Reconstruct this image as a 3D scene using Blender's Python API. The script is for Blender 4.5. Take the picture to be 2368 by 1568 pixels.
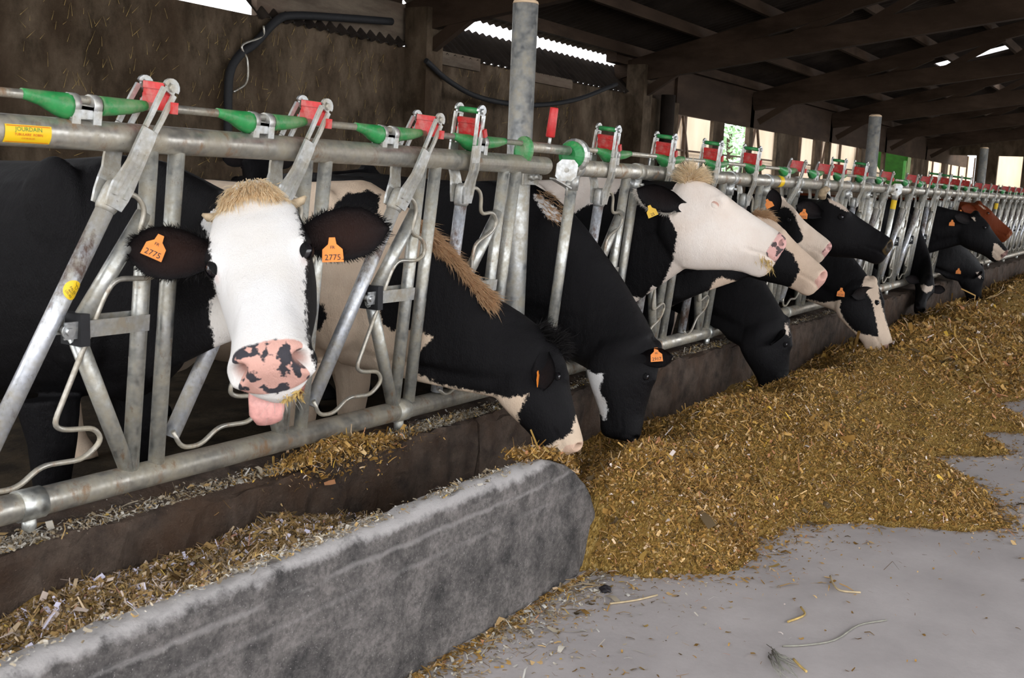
import bpy, bmesh, math, random
import numpy as np
from mathutils import Vector, Matrix

random.seed(7); RNG = np.random.default_rng(11)
for o in list(bpy.data.objects): bpy.data.objects.remove(o)
SC = bpy.context.scene
COL = SC.collection
V3 = lambda *a: np.array(a, float)

# ------------------------------------------------------------------ camera
CX, CY, FPX = 1184., 784., 2450.
CAM = V3(0, -2.48, 1.456)
MM = np.array([[0.537426, 0.10249701, 0.83705893],
               [-0.84220185, 0.11612263, 0.52650886],
               [0.0432359, 0.98793213, -0.14873049]])      # columns: right, up, forward
cam_d = bpy.data.cameras.new('camera')
cam_d.sensor_width = 36.0; cam_d.lens = 36.0*FPX/2368.0
cam_d.clip_start = 0.05; cam_d.clip_end = 400
cam_d.dof.use_dof = True; cam_d.dof.focus_distance = 5.0; cam_d.dof.aperture_fstop = 10
cam_o = bpy.data.objects.new('camera', cam_d); COL.objects.link(cam_o)
mw = Matrix.Identity(4)
for i in range(3):
    mw[i][0] = MM[i, 0]; mw[i][1] = MM[i, 1]; mw[i][2] = -MM[i, 2]; mw[i][3] = CAM[i]
cam_o.matrix_world = mw
SC.camera = cam_o

# ------------------------------------------------------------------ world, sun, exposure
w = bpy.data.worlds.new('sky_world'); SC.world = w; w.use_nodes = True
nt = w.node_tree; nt.nodes.clear()
bg = nt.nodes.new('ShaderNodeBackground'); wo = nt.nodes.new('ShaderNodeOutputWorld')
bg.inputs['Color'].default_value = (0.95, 0.965, 1.0, 1); bg.inputs['Strength'].default_value = 1.55
nt.links.new(bg.outputs[0], wo.inputs[0])
sd = bpy.data.lights.new('sun_offscreen', 'SUN'); sd.energy = 0.7; sd.angle = math.radians(1.0); sd.color = (1, .95, .86)
so = bpy.data.objects.new('sun_offscreen', sd); COL.objects.link(so)
so.rotation_euler = Vector((0.12, 0.62, -0.78)).to_track_quat('-Z', 'Y').to_euler()
SC.view_settings.view_transform = 'Standard'; SC.view_settings.look = 'None'
SC.view_settings.gamma = 1.0; SC.view_settings.use_curve_mapping = False
SC.view_settings.exposure = 1.25

# ------------------------------------------------------------------ helpers
def ray(p): return MM @ V3(p[0]-CX, -(p[1]-CY), FPX)
def on_y(p, y): r = ray(p); return CAM + r*((y-CAM[1])/r[1])
def on_z(p, z): r = ray(p); return CAM + r*((z-CAM[2])/r[2])
def on_x(p, x): r = ray(p); return CAM + r*((x-CAM[0])/r[0])
def project(P):
    c = (P-CAM) @ MM
    return np.stack([CX+FPX*c[:, 0]/c[:, 2], CY-FPX*c[:, 1]/c[:, 2]], 1), c[:, 2]
def unit(v): v = np.asarray(v, float); return v/np.linalg.norm(v)

def tag(o, label=None, cat=None, group=None, kind=None):
    if label: o['label'] = label
    if cat: o['category'] = cat
    if group: o['group'] = group
    if kind: o['kind'] = kind
    return o
def empty(name, loc=(0, 0, 0), parent=None):
    o = bpy.data.objects.new(name, None); COL.objects.link(o); o.location = loc
    o.empty_display_size = .1
    if parent: o.parent = parent
    return o
def obj(name, me, mat=None, parent=None, loc=None):
    o = bpy.data.objects.new(name, me); COL.objects.link(o)
    if mat is not None and len(me.materials) == 0: me.materials.append(mat)
    if parent: o.parent = parent
    if loc is not None: o.location = loc
    return o
class MB:
    """collects faces; build() makes one mesh"""
    def __init__(s): s.v = []; s.f = []; s.sm = []
    def add(s, vs, fs, smooth=False):
        b = len(s.v); s.v += [tuple(map(float, q)) for q in vs]
        s.f += [tuple(b+i for i in q) for q in fs]; s.sm += [smooth]*len(fs); return s
    def box(s, c, d, R=None):
        c = np.asarray(c, float); d = np.asarray(d, float)/2
        q = np.array([[x, y, z] for x in (-1, 1) for y in (-1, 1) for z in (-1, 1)])*d
        if R is not None: q = q @ np.asarray(R).T
        return s.add(q+c, [(0, 1, 3, 2), (4, 6, 7, 5), (0, 4, 5, 1), (2, 3, 7, 6), (0, 2, 6, 4), (1, 5, 7, 3)])
    def bar(s, p, q, wd, ht, up=(0, 0, 1)):
        p = np.asarray(p, float); q = np.asarray(q, float); t = unit(q-p); up = np.asarray(up, float)
        sd_ = unit(np.cross(t, up)); u_ = np.cross(sd_, t)
        R = np.stack([t, sd_, u_], 1)
        return s.box((p+q)/2, (np.linalg.norm(q-p), wd, ht), R)
    def tube(s, pts, r, n=12, cap=True, smooth=True):
        pts = [np.asarray(p, float) for p in pts]; m = len(pts)
        rs = [r]*m if np.isscalar(r) else r
        T = [unit(pts[min(i+1, m-1)]-pts[max(i-1, 0)]) for i in range(m)]
        a = np.array([0, 0, 1.]) if abs(T[0][2]) < .9 else np.array([1., 0, 0])
        N = unit(np.cross(T[0], a)); vs = []
        for i in range(m):
            N = unit(N-T[i]*(N@T[i])); B = np.cross(T[i], N)
            for k in range(n):
                th = 2*math.pi*k/n; vs.append(pts[i]+rs[i]*(math.cos(th)*N+math.sin(th)*B))
        fs = [(i*n+k, i*n+(k+1) % n, (i+1)*n+(k+1) % n, (i+1)*n+k) for i in range(m-1) for k in range(n)]
        s.add(vs, fs, smooth)
        if cap:
            b = len(s.v)-m*n
            s.f += [tuple(b+k for k in range(n))[::-1], tuple(b+(m-1)*n+k for k in range(n))]; s.sm += [False, False]
        return s
    def mesh(s, name):
        me = bpy.data.meshes.new(name); me.from_pydata(s.v, [], s.f)
        me.polygons.foreach_set('use_smooth', s.sm); me.update(); return me
    def build(s, name, mat, parent=None, loc=None): return obj(name, s.mesh(name), mat, parent, loc)
def smooth_path(pts, n=6):
    """Catmull-Rom"""
    P = [np.asarray(p, float) for p in pts]; P = [2*P[0]-P[1]]+P+[2*P[-1]-P[-2]]; out = []
    for i in range(1, len(P)-2):
        for k in range(n):
            t = k/n; a, b, c, d = P[i-1], P[i], P[i+1], P[i+2]
            out.append(.5*((2*b)+(c-a)*t+(2*a-5*b+4*c-d)*t*t+(3*b-a-3*c+d)*t**3))
    out.append(P[-2]); return out
def round_path(pts, r=.02, n=4):
    """polyline with filleted corners"""
    P = [np.asarray(p, float) for p in pts]; out = [P[0]]
    for i in range(1, len(P)-1):
        a, b, c = P[i-1], P[i], P[i+1]
        d1 = min(r, np.linalg.norm(a-b)*.45); d2 = min(r, np.linalg.norm(c-b)*.45)
        s_ = b+unit(a-b)*d1; e_ = b+unit(c-b)*d2
        for k in range(n+1):
            t = k/n; out.append((1-t)**2*s_+2*t*(1-t)*b+t*t*e_)
    out.append(P[-1]); return out
def wnoise(x, y, s=1.0, seed=0):
    """cheap smooth 2-D noise from sines"""
    r = np.random.default_rng(seed); v = 0*x
    for k in range(7):
        f = s*(1+.7*k); a = r.uniform(0, 6.28); ph = r.uniform(0, 6.28)
        v = v+np.sin(f*(x*math.cos(a)+y*math.sin(a))+ph)/(1+.6*k)
    return v/2.6

# ------------------------------------------------------------------ materials
class NT:
    def __init__(s, name):
        s.m = bpy.data.materials.new(name); s.m.use_nodes = True; s.t = s.m.node_tree
        s.p = s.t.nodes['Principled BSDF']; s.out = s.t.nodes['Material Output']
    def n(s, ty, **kw):
        q = s.t.nodes.new(ty)
        for k, v in kw.items():
            if k.startswith('i_'): q.inputs[k[2:].replace('_', ' ')].default_value = v
            else: setattr(q, k, v)
        return q
    def l(s, a, b): s.t.links.new(a, b)
    def coord(s, scale=(1, 1, 1), kind='Object'):
        c = s.n('ShaderNodeTexCoord'); m = s.n('ShaderNodeMapping'); m.inputs['Scale'].default_value = scale
        s.l(c.outputs[kind], m.inputs['Vector']); return m.outputs[0]
    def noise(s, vec, scale, detail=4, rough=.55):
        q = s.n('ShaderNodeTexNoise'); q.inputs['Scale'].default_value = scale
        q.inputs['Detail'].default_value = detail; q.inputs['Roughness'].default_value = rough
        s.l(vec, q.inputs['Vector']); return q.outputs['Fac']
    def ramp(s, fac, stops):
        q = s.n('ShaderNodeValToRGB'); e = q.color_ramp.elements
        while len(e) < len(stops): e.new(.5)
        for i, (p, c) in enumerate(stops):
            e[i].position = p; e[i].color = (*c, 1) if len(c) == 3 else c
        s.l(fac, q.inputs['Fac']); return q.outputs['Color']
    def mix(s, fac, a, b, mode='MIX'):
        q = s.n('ShaderNodeMix'); q.data_type = 'RGBA'; q.blend_type = mode
        for sock, v in ((q.inputs['Factor'], fac), (q.inputs['A'], a), (q.inputs['B'], b)):
            pass
        for idx, v in ((0, fac), (6, a), (7, b)):
            if hasattr(v, 'is_output') or isinstance(v, bpy.types.NodeSocket): s.l(v, q.inputs[idx])
            else: q.inputs[idx].default_value = v if idx == 0 else ((*v, 1) if len(v) == 3 else v)
        return q.outputs[2]
    def math(s, op, a, b=None, c=None):
        q = s.n('ShaderNodeMath'); q.operation = op
        for i, v in enumerate((a, b, c)):
            if v is None: continue
            if isinstance(v, bpy.types.NodeSocket): s.l(v, q.inputs[i])
            else: q.inputs[i].default_value = v
        return q.outputs[0]
    def attr(s, name, out='Fac'):
        q = s.n('ShaderNodeAttribute'); q.attribute_name = name; return q.outputs[out]
    def bump(s, h, strength=.3, dist=.01):
        q = s.n('ShaderNodeBump'); q.inputs['Strength'].default_value = strength; q.inputs['Distance'].default_value = dist
        s.l(h, q.inputs['Height']); s.l(q.outputs[0], s.p.inputs['Normal']); return q
    def set(s, color=None, rough=None, metal=None, spec=None):
        if color is not None:
            if isinstance(color, bpy.types.NodeSocket): s.l(color, s.p.inputs['Base Color'])
            else: s.p.inputs['Base Color'].default_value = (*color, 1)
        if rough is not None:
            if isinstance(rough, bpy.types.NodeSocket): s.l(rough, s.p.inputs['Roughness'])
            else: s.p.inputs['Roughness'].default_value = rough
        if metal is not None: s.p.inputs['Metallic'].default_value = metal
        if spec is not None: s.p.inputs['Specular IOR Level'].default_value = spec
        return s
def plain(name, col, rough=.5, metal=0, var=.12, scale=40, dirt=None, spec=.4):
    k = NT(name); v = k.coord()
    f = k.noise(v, scale, 5)
    d = tuple(max(0, c*(1-var*2)) for c in col); u = tuple(min(1, c*(1+var)) for c in col)
    c = k.ramp(f, [(.3, d), (.7, u)])
    if dirt:
        g = k.noise(v, scale*.4, 6, .7)
        c = k.mix(k.math('MULTIPLY', k.ramp(g, [(.48, (0, 0, 0)), (.62, (1, 1, 1))]), dirt[1]), c, dirt[0])
    k.set(c, rough, metal, spec); k.bump(f, .08, .004); return k.m
M = {}
def galv(name, base, rust, amount, metal=.55):
    k = NT(name); v = k.coord((1, 1, 1))
    vo = k.n('ShaderNodeTexVoronoi'); vo.inputs['Scale'].default_value = 75; k.l(v, vo.inputs['Vector'])
    f = k.noise(v, 26, 6, .65); big = k.noise(k.coord((1, 1, .6)), 7, 5, .6); fine = k.noise(v, 160, 3, .6)
    c = k.mix(k.math('MULTIPLY', vo.outputs['Distance'], .9), tuple(x*1.12 for x in base), tuple(x*.72 for x in base))
    dirt = k.ramp(k.math('ADD', k.math('MULTIPLY', f, .5), k.math('MULTIPLY', big, .5)), [(.42, (0, 0, 0)), (.60, (.75, .75, .75))])
    c = k.mix(dirt, c, (.34, .29, .20))
    g = k.noise(k.coord((1, 1, .5)), 11, 8, .72)
    mk = k.ramp(g, [(.62-amount, (0, 0, 0)), (.68-amount*.6, (1, 1, 1))])
    c = k.mix(mk, c, rust)
    c = k.mix(k.ramp(fine, [(.66, (0, 0, 0)), (.72, (.6, .6, .6))]), c, (.14, .10, .07))
    k.set(c, k.math('ADD', .34, k.math('MULTIPLY', dirt, .35)), None, .5)
    k.l(k.math('MULTIPLY', k.math('SUBTRACT', 1.0, k.math('MAXIMUM', mk, k.math('MULTIPLY', dirt, .7))), metal), k.p.inputs['Metallic'])
    k.bump(g, .15, .004); return k.m
M['galv'] = galv('galvanised_steel', (.60, .62, .60), (.20, .12, .06), .03, .92)
M['galv_clean'] = galv('galvanised_plate', (.58, .60, .60), (.30, .26, .20), .0, .85)
M['galv_worn'] = galv('worn_painted_steel', (.62, .65, .70), (.10, .065, .05), .13, .7)
M['galv_rail'] = galv('dusty_galvanised_rail', (.52, .50, .45), (.24, .15, .085), .07, .8)
M['green'] = plain('green_plastic', (.03, .26, .07), .42, 0, .15, 25, ((.25, .26, .16), .55))
M['red'] = plain('red_plastic', (.55, .03, .03), .4, 0, .1, 25, ((.50, .20, .17), .6))
M['yellow'] = plain('yellow_sticker', (.85, .55, .01), .4, 0, .05, 10)
M['ink'] = plain('black_print', (.02, .02, .02), .6, 0, .05)
M['red_ink'] = plain('red_print', (.6, .04, .02), .6, 0, .05)
M['green_ink'] = plain('green_print', (.03, .25, .06), .6, 0, .05)
M['rubber'] = plain('black_rubber', (.02, .02, .022), .7)
M['orange'] = plain('orange_tag_plastic', (.85, .25, .03), .45, 0, .08, 30)
M['yellow_tag'] = plain('yellow_tag_plastic', (.75, .45, .03), .45, 0, .08, 30)
M['eye'] = plain('dark_wet_eye', (.012, .010, .012), .06, 0, .05, spec=.8)
M['tongue'] = plain('pink_wet_tongue', (.72, .36, .32), .35, 0, .12, 60)
M['mouth'] = plain('wet_mouth_lining', (.30, .12, .09), .4, 0, .25, 60)
M['horn'] = plain('pale_horn', (.52, .40, .26), .55, 0, .25, 30)
M['straw'] = plain('yellow_straw', (.55, .38, .13), .7, 0, .25, 20)
M['wood'] = None
def concrete_floor():
    k = NT('feed_alley_concrete'); v = k.coord()
    f = k.noise(v, 2.2, 8, .6); g = k.noise(v, 38, 6, .7)
    c = k.ramp(f, [(.3, (.41, .375, .37)), (.7, (.57, .525, .515))])
    c = k.mix(k.math('MULTIPLY', g, .35), c, (.33, .295, .28))
    sp = k.noise(v, 120, 3, .6); c = k.mix(k.ramp(sp, [(.68, (0, 0, 0)), (.74, (.5, .5, .5))]), c, (.25, .2, .15))
    k.set(c, .75, 0, .3); k.bump(g, .25, .006); return k.m
M['floor'] = concrete_floor()
def concrete_dirty(name, lo, hi, stain, sc=5., bumpd=.012, streak=(1, 1, 1)):
    k = NT(name); v = k.coord(streak); v1 = k.coord()
    f = k.noise(v, sc, 8, .65); g = k.noise(v1, 45, 6, .7); h = k.noise(v, sc*.45, 6, .6)
    c = k.ramp(f, [(.38, lo), (.62, hi)])
    c = k.mix(k.ramp(h, [(.45, (0, 0, 0)), (.65, (.85, .85, .85))]), c, stain)
    c = k.mix(k.math('MULTIPLY', g, .3), c, tuple(x*.4 for x in lo))
    sp = k.noise(v1, 150, 3, .6); c = k.mix(k.ramp(sp, [(.66, (0, 0, 0)), (.72, (.6, .6, .6))]), c, tuple(min(1, x*1.7) for x in hi))
    k.set(c, .85, 0, .25); k.bump(k.math('ADD', g, k.math('MULTIPLY', f, .8)), .7, bumpd); return k.m
M['trough'] = concrete_dirty('grey_worn_concrete', (.10, .095, .09), (.30, .27, .26), (.22, .20, .19), 4.5)
M['trough_top'] = concrete_dirty('pale_worn_concrete_edge', (.35, .33, .33), (.62, .60, .60), (.42, .37, .33), 9)
M['curb'] = concrete_dirty('brown_stained_concrete', (.048, .034, .026), (.135, .098, .074), (.085, .048, .028), 9, .03)
M['wall'] = concrete_dirty('dung_stained_wall', (.055, .037, .020), (.20, .145, .095), (.070, .042, .022), 3.4, .03, (1, 1, .55))
M['pen'] = concrete_dirty('dark_pen_bedding', (.03, .022, .014), (.10, .075, .045), (.05, .035, .02), 6)
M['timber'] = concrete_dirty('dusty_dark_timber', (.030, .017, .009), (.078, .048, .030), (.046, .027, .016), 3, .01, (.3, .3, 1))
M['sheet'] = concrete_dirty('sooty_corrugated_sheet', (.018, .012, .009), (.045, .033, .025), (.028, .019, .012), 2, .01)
M['board'] = concrete_dirty('brown_board', (.10, .075, .055), (.24, .19, .14), (.16, .10, .07), 4, .006, (.2, 1, 1))
def feed_mat():
    k = NT('chopped_silage'); v = k.coord((1, 1, 1)); v2 = k.coord((1, 2.2, 1))
    vo = k.n('ShaderNodeTexVoronoi'); vo.inputs['Scale'].default_value = 85; k.l(v2, vo.inputs['Vector'])
    f = k.noise(v, 5, 6, .6)
    c = k.ramp(vo.outputs['Color'], [(.1, (.10, .055, .012)), (.4, (.25, .145, .032)), (.7, (.38, .235, .06)), (.95, (.50, .35, .13))])
    c = k.mix(k.math('MULTIPLY', f, .45), c, (.15, .10, .025))
    k.set(c, .85, 0, .2); k.bump(vo.outputs['Distance'], .8, .012); return k.m
M['feed'] = feed_mat()
def chip_mat():
    k = NT('silage_chips'); c = k.n('ShaderNodeVertexColor'); c.layer_name = 'chip'
    k.set(c.outputs['Color'], .75, 0, .25); return k.m
M['chips'] = chip_mat()

def coat_mat(name, dark, light, skin, blot, dirty=(.55, .40, .26), tear=False):
    k = NT(name); v = k.coord()
    n1 = k.noise(v, 55, 5, .7); n2 = k.noise(k.coord((1, 1, .45)), 240, 4, .7)
    d = k.math('ADD', k.attr('coat'), k.math('MULTIPLY', k.math('SUBTRACT', n1, .5), .045))
    d = k.math('ADD', d, k.math('MULTIPLY', k.math('SUBTRACT', n2, .5), .018))
    mk = k.n('ShaderNodeMapRange'); mk.inputs['From Min'].default_value = -.003; mk.inputs['From Max'].default_value = .004
    k.l(d, mk.inputs['Value'])
    big = k.noise(v, 4, 4)
    lt = k.mix(k.ramp(big, [(.42, (0, 0, 0)), (.72, (.75, .75, .75))]), light, dirty)
    lt = k.mix(k.math('MULTIPLY', n2, .35), lt, tuple(x*.72 for x in light))
    dk = k.mix(k.math('MULTIPLY', n2, .6), dark, tuple(x*1.8 for x in dark))
    fl = k.ramp(k.noise(v, 95, 4, .75), [(.68, (0, 0, 0)), (.74, (.55, .55, .55))]); fl = k.math('MULTIPLY', fl, k.ramp(k.noise(v, 2.4, 3), [(.5, (0, 0, 0)), (.62, (1, 1, 1))]))
    dk = k.mix(fl, dk, (.10, .07, .045))
    c = k.mix(mk.outputs[0], dk, lt)
    bl = k.ramp(k.noise(v, 26, 3, .5), [(.49, (0, 0, 0)), (.53, (1, 1, 1))])
    sk = k.mix(bl, skin, blot)
    sm = k.ramp(k.math('ADD', k.attr('skin'), k.math('MULTIPLY', k.math('SUBTRACT', n1, .5), .5)), [(.42, (0, 0, 0)), (.58, (1, 1, 1))])
    c = k.mix(sm, c, sk)
    c = k.mix(k.attr('pink'), c, (.62, .30, .22))
    c = k.mix(k.attr('hole'), c, tuple(x*.62 for x in skin))
    c = k.mix(k.attr('ear'), c, (.022, .009, .006))
    fold = k.noise(k.coord((1, 1.6, .8)), 9, 4, .6); fur = k.noise(k.coord((1, 1, .18)), 420, 3, .7)
    k.set(c, k.math('ADD', .5, k.math('MULTIPLY', mk.outputs[0], .25)), 0, .13)
    k.bump(k.math('ADD', k.math('MULTIPLY', fold, 2.2), k.math('ADD', k.math('MULTIPLY', n2, .45), k.math('MULTIPLY', fur, .5))), .6, .012); return k.m

# ================================================================== THE SETTING
ZB = 0.56; LEAN = .105; ZCURB = .485
def struct(name, mb, mat, parent=None, label=None):
    o = mb.build(name, mat, parent)
    o['kind'] = 'structure'
    return o
struct('floor', MB().box((14, -6.2, -.1), (46, 12.2, .2)), M['floor'])
struct('floor_pen', MB().box((20, 3.25, -.05), (60, 6.6, .2)), M['pen'])
struct('ground', MB().box((20, 60, -.45), (260, 160, .5)), plain('outdoor_gravel', (.42, .38, .30), .9, 0, .15, 2))
# back wall: solid concrete up to the eave, then a low wall with openings
YW = 6.0
struct('wall_back', MB().box((8.0, YW+.12, 1.5), (22.2, .24, 3.06)), M['wall'])
struct('wall_parapet', MB().box((34.5, YW+.06, .9), (31, .1, 1.84)), M['wall'])
struct('wall_lintel', MB().box((34.5, YW+.06, 3.28), (31, .1, .9)), M['timber'])
struct('wall_filler', MB().box((18.1, YW+.12, 3.3), (2.2, .1, .7)), M['timber'])
# pilasters on the truss line, fascia above the wall
TX = [4.65, 10.85, 17.0, 23.15, 29.3, 35.45, 41.6]
for x in TX:
    tag(struct('pillar', MB().box((x, YW-.17, 1.75), (.34, .34, 3.5)) if x < 20 else MB().box((x, YW+.06, 1.75), (.22, .1, 3.5)), M['wall']))
for a, b in ((20.95, 21.55), (24.95, 26.6), (28.0, 28.5), (32.6, 33.6), (39.6, 42.2), (45, 46)):
    struct('pillar', MB().box(((a+b)/2, YW+.06, 2.4), (b-a, .08, 1.3)), M['wall'])
struct('trim_1', MB().box((14.2, YW-.03, 2.97), (1.3, .05, .14)).box((11.6, YW-.03, 2.98), (1.35, .05, .17)), M['board'])
struct('trim_2', MB().box((9.5, YW+.1, 3.3), (2.5, .08, .5)), M['board'])
struct('trim_3', MB().box((33, YW+.15, 3.66), (33, .2, .3)).box((9.5, YW+.2, 3.6), (2.6, .1, .2)), M['timber'])
# corrugated lean-to strip under the eave, its wavy edge against the sky
def corr(name, x0, x1, p0, p1, mat, amp=.028, per=.177, rows=2, th=None):
    mb = MB(); n = int((x1-x0)/per*8); xs = np.linspace(x0, x1, n+1); vs = []
    p0 = np.array(p0, float); p1 = np.array(p1, float); t = unit(np.r_[0, p1-p0]); nn = np.array([0, -t[2], t[1]])
    for j in range(rows):
        c = p0+(p1-p0)*j/(rows-1)
        for x in xs:
            vs.append(np.array([x, c[0], c[1]])+nn*amp*math.cos(2*math.pi*x/per))
    fs = [(j*(n+1)+i, j*(n+1)+i+1, (j+1)*(n+1)+i+1, (j+1)*(n+1)+i) for j in range(rows-1) for i in range(n)]
    mb.add(vs, fs, True); return struct(name, mb, mat)
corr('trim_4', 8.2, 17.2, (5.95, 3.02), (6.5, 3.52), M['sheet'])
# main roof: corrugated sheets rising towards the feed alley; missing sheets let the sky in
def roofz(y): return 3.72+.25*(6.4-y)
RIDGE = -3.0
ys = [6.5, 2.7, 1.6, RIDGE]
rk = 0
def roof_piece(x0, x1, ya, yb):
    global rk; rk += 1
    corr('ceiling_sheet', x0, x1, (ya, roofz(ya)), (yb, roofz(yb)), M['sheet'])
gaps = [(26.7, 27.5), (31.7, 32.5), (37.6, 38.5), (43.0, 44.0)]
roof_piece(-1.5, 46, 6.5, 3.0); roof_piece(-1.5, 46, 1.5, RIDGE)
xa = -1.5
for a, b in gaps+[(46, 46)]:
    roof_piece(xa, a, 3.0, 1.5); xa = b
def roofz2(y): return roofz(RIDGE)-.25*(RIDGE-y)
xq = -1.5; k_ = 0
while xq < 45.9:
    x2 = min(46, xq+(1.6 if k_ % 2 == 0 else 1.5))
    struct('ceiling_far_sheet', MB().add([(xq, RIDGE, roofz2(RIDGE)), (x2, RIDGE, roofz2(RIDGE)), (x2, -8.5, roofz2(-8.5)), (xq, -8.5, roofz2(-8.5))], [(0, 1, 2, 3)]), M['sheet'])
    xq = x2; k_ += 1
# purlins
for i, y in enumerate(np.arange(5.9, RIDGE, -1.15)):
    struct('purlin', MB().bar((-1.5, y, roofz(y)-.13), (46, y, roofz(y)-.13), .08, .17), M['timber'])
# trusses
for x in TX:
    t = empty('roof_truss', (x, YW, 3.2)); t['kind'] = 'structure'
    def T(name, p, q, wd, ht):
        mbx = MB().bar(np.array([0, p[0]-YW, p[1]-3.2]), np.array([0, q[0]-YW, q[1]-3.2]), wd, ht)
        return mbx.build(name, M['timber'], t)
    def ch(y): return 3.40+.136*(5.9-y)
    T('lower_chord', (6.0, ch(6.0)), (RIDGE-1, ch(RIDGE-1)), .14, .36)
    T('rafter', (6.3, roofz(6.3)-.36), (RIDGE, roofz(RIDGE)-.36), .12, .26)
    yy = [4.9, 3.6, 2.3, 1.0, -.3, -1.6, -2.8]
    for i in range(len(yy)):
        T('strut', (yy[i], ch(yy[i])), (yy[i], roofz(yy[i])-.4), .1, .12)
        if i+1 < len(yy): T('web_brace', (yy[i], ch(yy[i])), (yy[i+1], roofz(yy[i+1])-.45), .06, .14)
    q = unit(np.cross([1., 0, 0], [0, 0, 1.]))
    T('knee_brace', (5.85, 2.95), (5.1, ch(5.1)-.1), .1, .14)
# far gable end
struct('wall_end', MB().box((46.1, 1, 1.0), (.2, 10.5, 2.0)).box((46.1, 1, 4.5), (.2, 10.5, 2.6)), M['wall'])
for y in (4.6, 2.9, 1.3, -.4, -2.2): struct('pillar', MB().box((46.1, y, 2.6), (.22, .8, 1.4)), M['wall'])
# far side of the feed alley: unseen wall, height set to shape the side light
struct('wall_alley_offscreen', MB().box((26, -8.45, .6), (40, .2, 1.2)), M['curb'])

# -------------------------------------------------- beyond the openings
pale = NT('sunlit_translucent_sheeting'); pv = pale.coord((1, 1, 1))
pf = pale.noise(pale.coord((.6, 1, .25)), 1.4, 5)
pale.set(pale.ramp(pf, [(.3, (.58, .44, .31)), (.7, (.74, .62, .48))]), .8, 0, .2)
pb = empty('sheeted_shed', (49, 9.6, 0))
tag(pb, 'pale sheeted shed in sunlight beyond the wall openings', 'shed')
for i in range(19):
    x0 = -24.0+i*2.55
    if i in (2,): continue
    MB().box((x0+1.2, .05, 1.9), (2.5, .06, 4.4)).build('cladding_sheet', pale.m, pb)
for i in range(20): MB().box((-24.05+i*2.55, -.08, 1.9), (.09, .09, 4.4)).build('stanchion', M['timber'], pb)
for z in (1.75, 2.45): MB().box((.2, -.08, z), (48.5, .05, .05)).build('girt', M['timber'], pb)
for x0 in (-22.9, -17.0, -9.2, -4.4, .4): MB().bar((x0, -.1, 1.0), (x0+1.1, -.1, 3.6), .07, .07).bar((x0+2.2, -.1, 1.0), (x0+1.1, -.1, 3.6), .07, .07).build('diagonal_brace', M['timber'], pb)
fb = empty('far_barn', (62, 0, 0)); tag(fb, 'pale sunlit barn wall beyond the open gable end', 'barn')
for i in range(11): MB().box((0, -14+i*2.0, 4), (.2, 1.97, 9)).build('wall_panel', pale.m, fb)
# leafy tree seen through the gap in the sheeting
lm = plain('sunlit_leaves', (.45, .70, .42), .6, 0, .3, 3)
tr = empty('leafy_tree', (46.5, 15.5, 0)); tag(tr, 'sunlit green leafy tree seen through the open bay', 'tree')
MB().tube([(0, 0, -.3), (.1, 0, 2), (0, .1, 4)], [.25, .2, .12]).build('trunk', M['timber'], tr)
lmb = MB()
P = RNG.normal(0, 1, (2600, 3)); P = P/np.linalg.norm(P, axis=1)[:, None]*RNG.uniform(.5, 1, (2600, 1))**.5*np.array([3.6, 2.0, 2.6])+np.array([0, 0, 3.2])
for p in P:
    a = unit(RNG.normal(0, 1, 3)); b = unit(np.cross(a, RNG.normal(0, 1, 3))); s_ = .16
    lmb.add([p-a*s_, p+b*s_*.5, p+a*s_, p-b*s_*.5], [(0, 1, 2, 3)])
lo = lmb.build('foliage', lm, tr); lo['kind'] = 'stuff'
# green farm machine standing outside
gm = plain('green_machine_paint', (.03, .20, .02), .4, 0, .15, 4)
gr = empty('green_hopper', (47.4, 8.2, 0)); tag(gr, 'green farm hopper machine standing outside the openings', 'machine')
def frust(z0, z1, w0, d0, w1, d1):
    vs = [(sx*w_/2, sy*d_/2, z) for z, w_, d_ in ((z0, w0, d0), (z1, w1, d1)) for sx, sy in ((-1, -1), (1, -1), (1, 1), (-1, 1))]
    return vs, [(3, 2, 1, 0), (4, 5, 6, 7), (0, 1, 5, 4), (1, 2, 6, 5), (2, 3, 7, 6), (3, 0, 4, 7)]
MB().add(*frust(1.9, 3.3, 1.0, .7, 4.6, 1.6)).build('hopper', gm, gr)
MB().add(*frust(1.2, 1.9, .9, .7, 1.0, .7)).build('chute', gm, gr)
for sx in (-1, 1):
    for sy in (-1, 1): MB().bar((sx*1.9, sy*.6, -.2), (sx*1.9, sy*.6, 2.9), .1, .1, (0, 1, 0)).build('leg', gm, gr)
MB().bar((-1.9, -.7, .9), (1.9, -.7, 2.4), .07, .07).build('brace', gm, gr)

# hanging cable on the back wall, grey loose wire beside it
cb = [(525, 372), (527, 300), (530, 180), (552, 130), (590, 100), (640, 48), (680, 36), (800, 42), (905, 50)]
pts = [on_y(p, 5.93) for p in cb]
o = MB().tube(smooth_path(pts, 6), .045, 10).build('wall_hose', M['rubber'])
tag(o, 'thick black hose running up the stained back wall', 'hose')
pts = [on_y(p, 5.6) for p in [(985, 140), (1035, 185), (1100, 222), (1180, 240), (1260, 242), (1340, 228), (1425, 195)]]
o = MB().tube(smooth_path(pts, 6), .035, 8).build('hanging_cable', M['rubber'])
tag(o, 'black cable sagging between two wall pillars', 'cable')
pts = [on_y(p, 5.9) for p in [(610, 60), (606, 85), (560, 105), (572, 140), (570, 190), (540, 213)]]
o = MB().tube(smooth_path(pts, 6), .012, 6).build('loose_wire', M['galv_rail'])
tag(o, 'thin grey wire looping off the black wall hose', 'wire')
dpmb = MB().tube([(18.15, 5.8, 3.1), (18.15, 5.8, .05)], .13, 14)
o = dpmb.build('downpipe', M['sheet']); tag(o, 'dark drainpipe standing in the wall corner by the openings', 'pipe')
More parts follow.
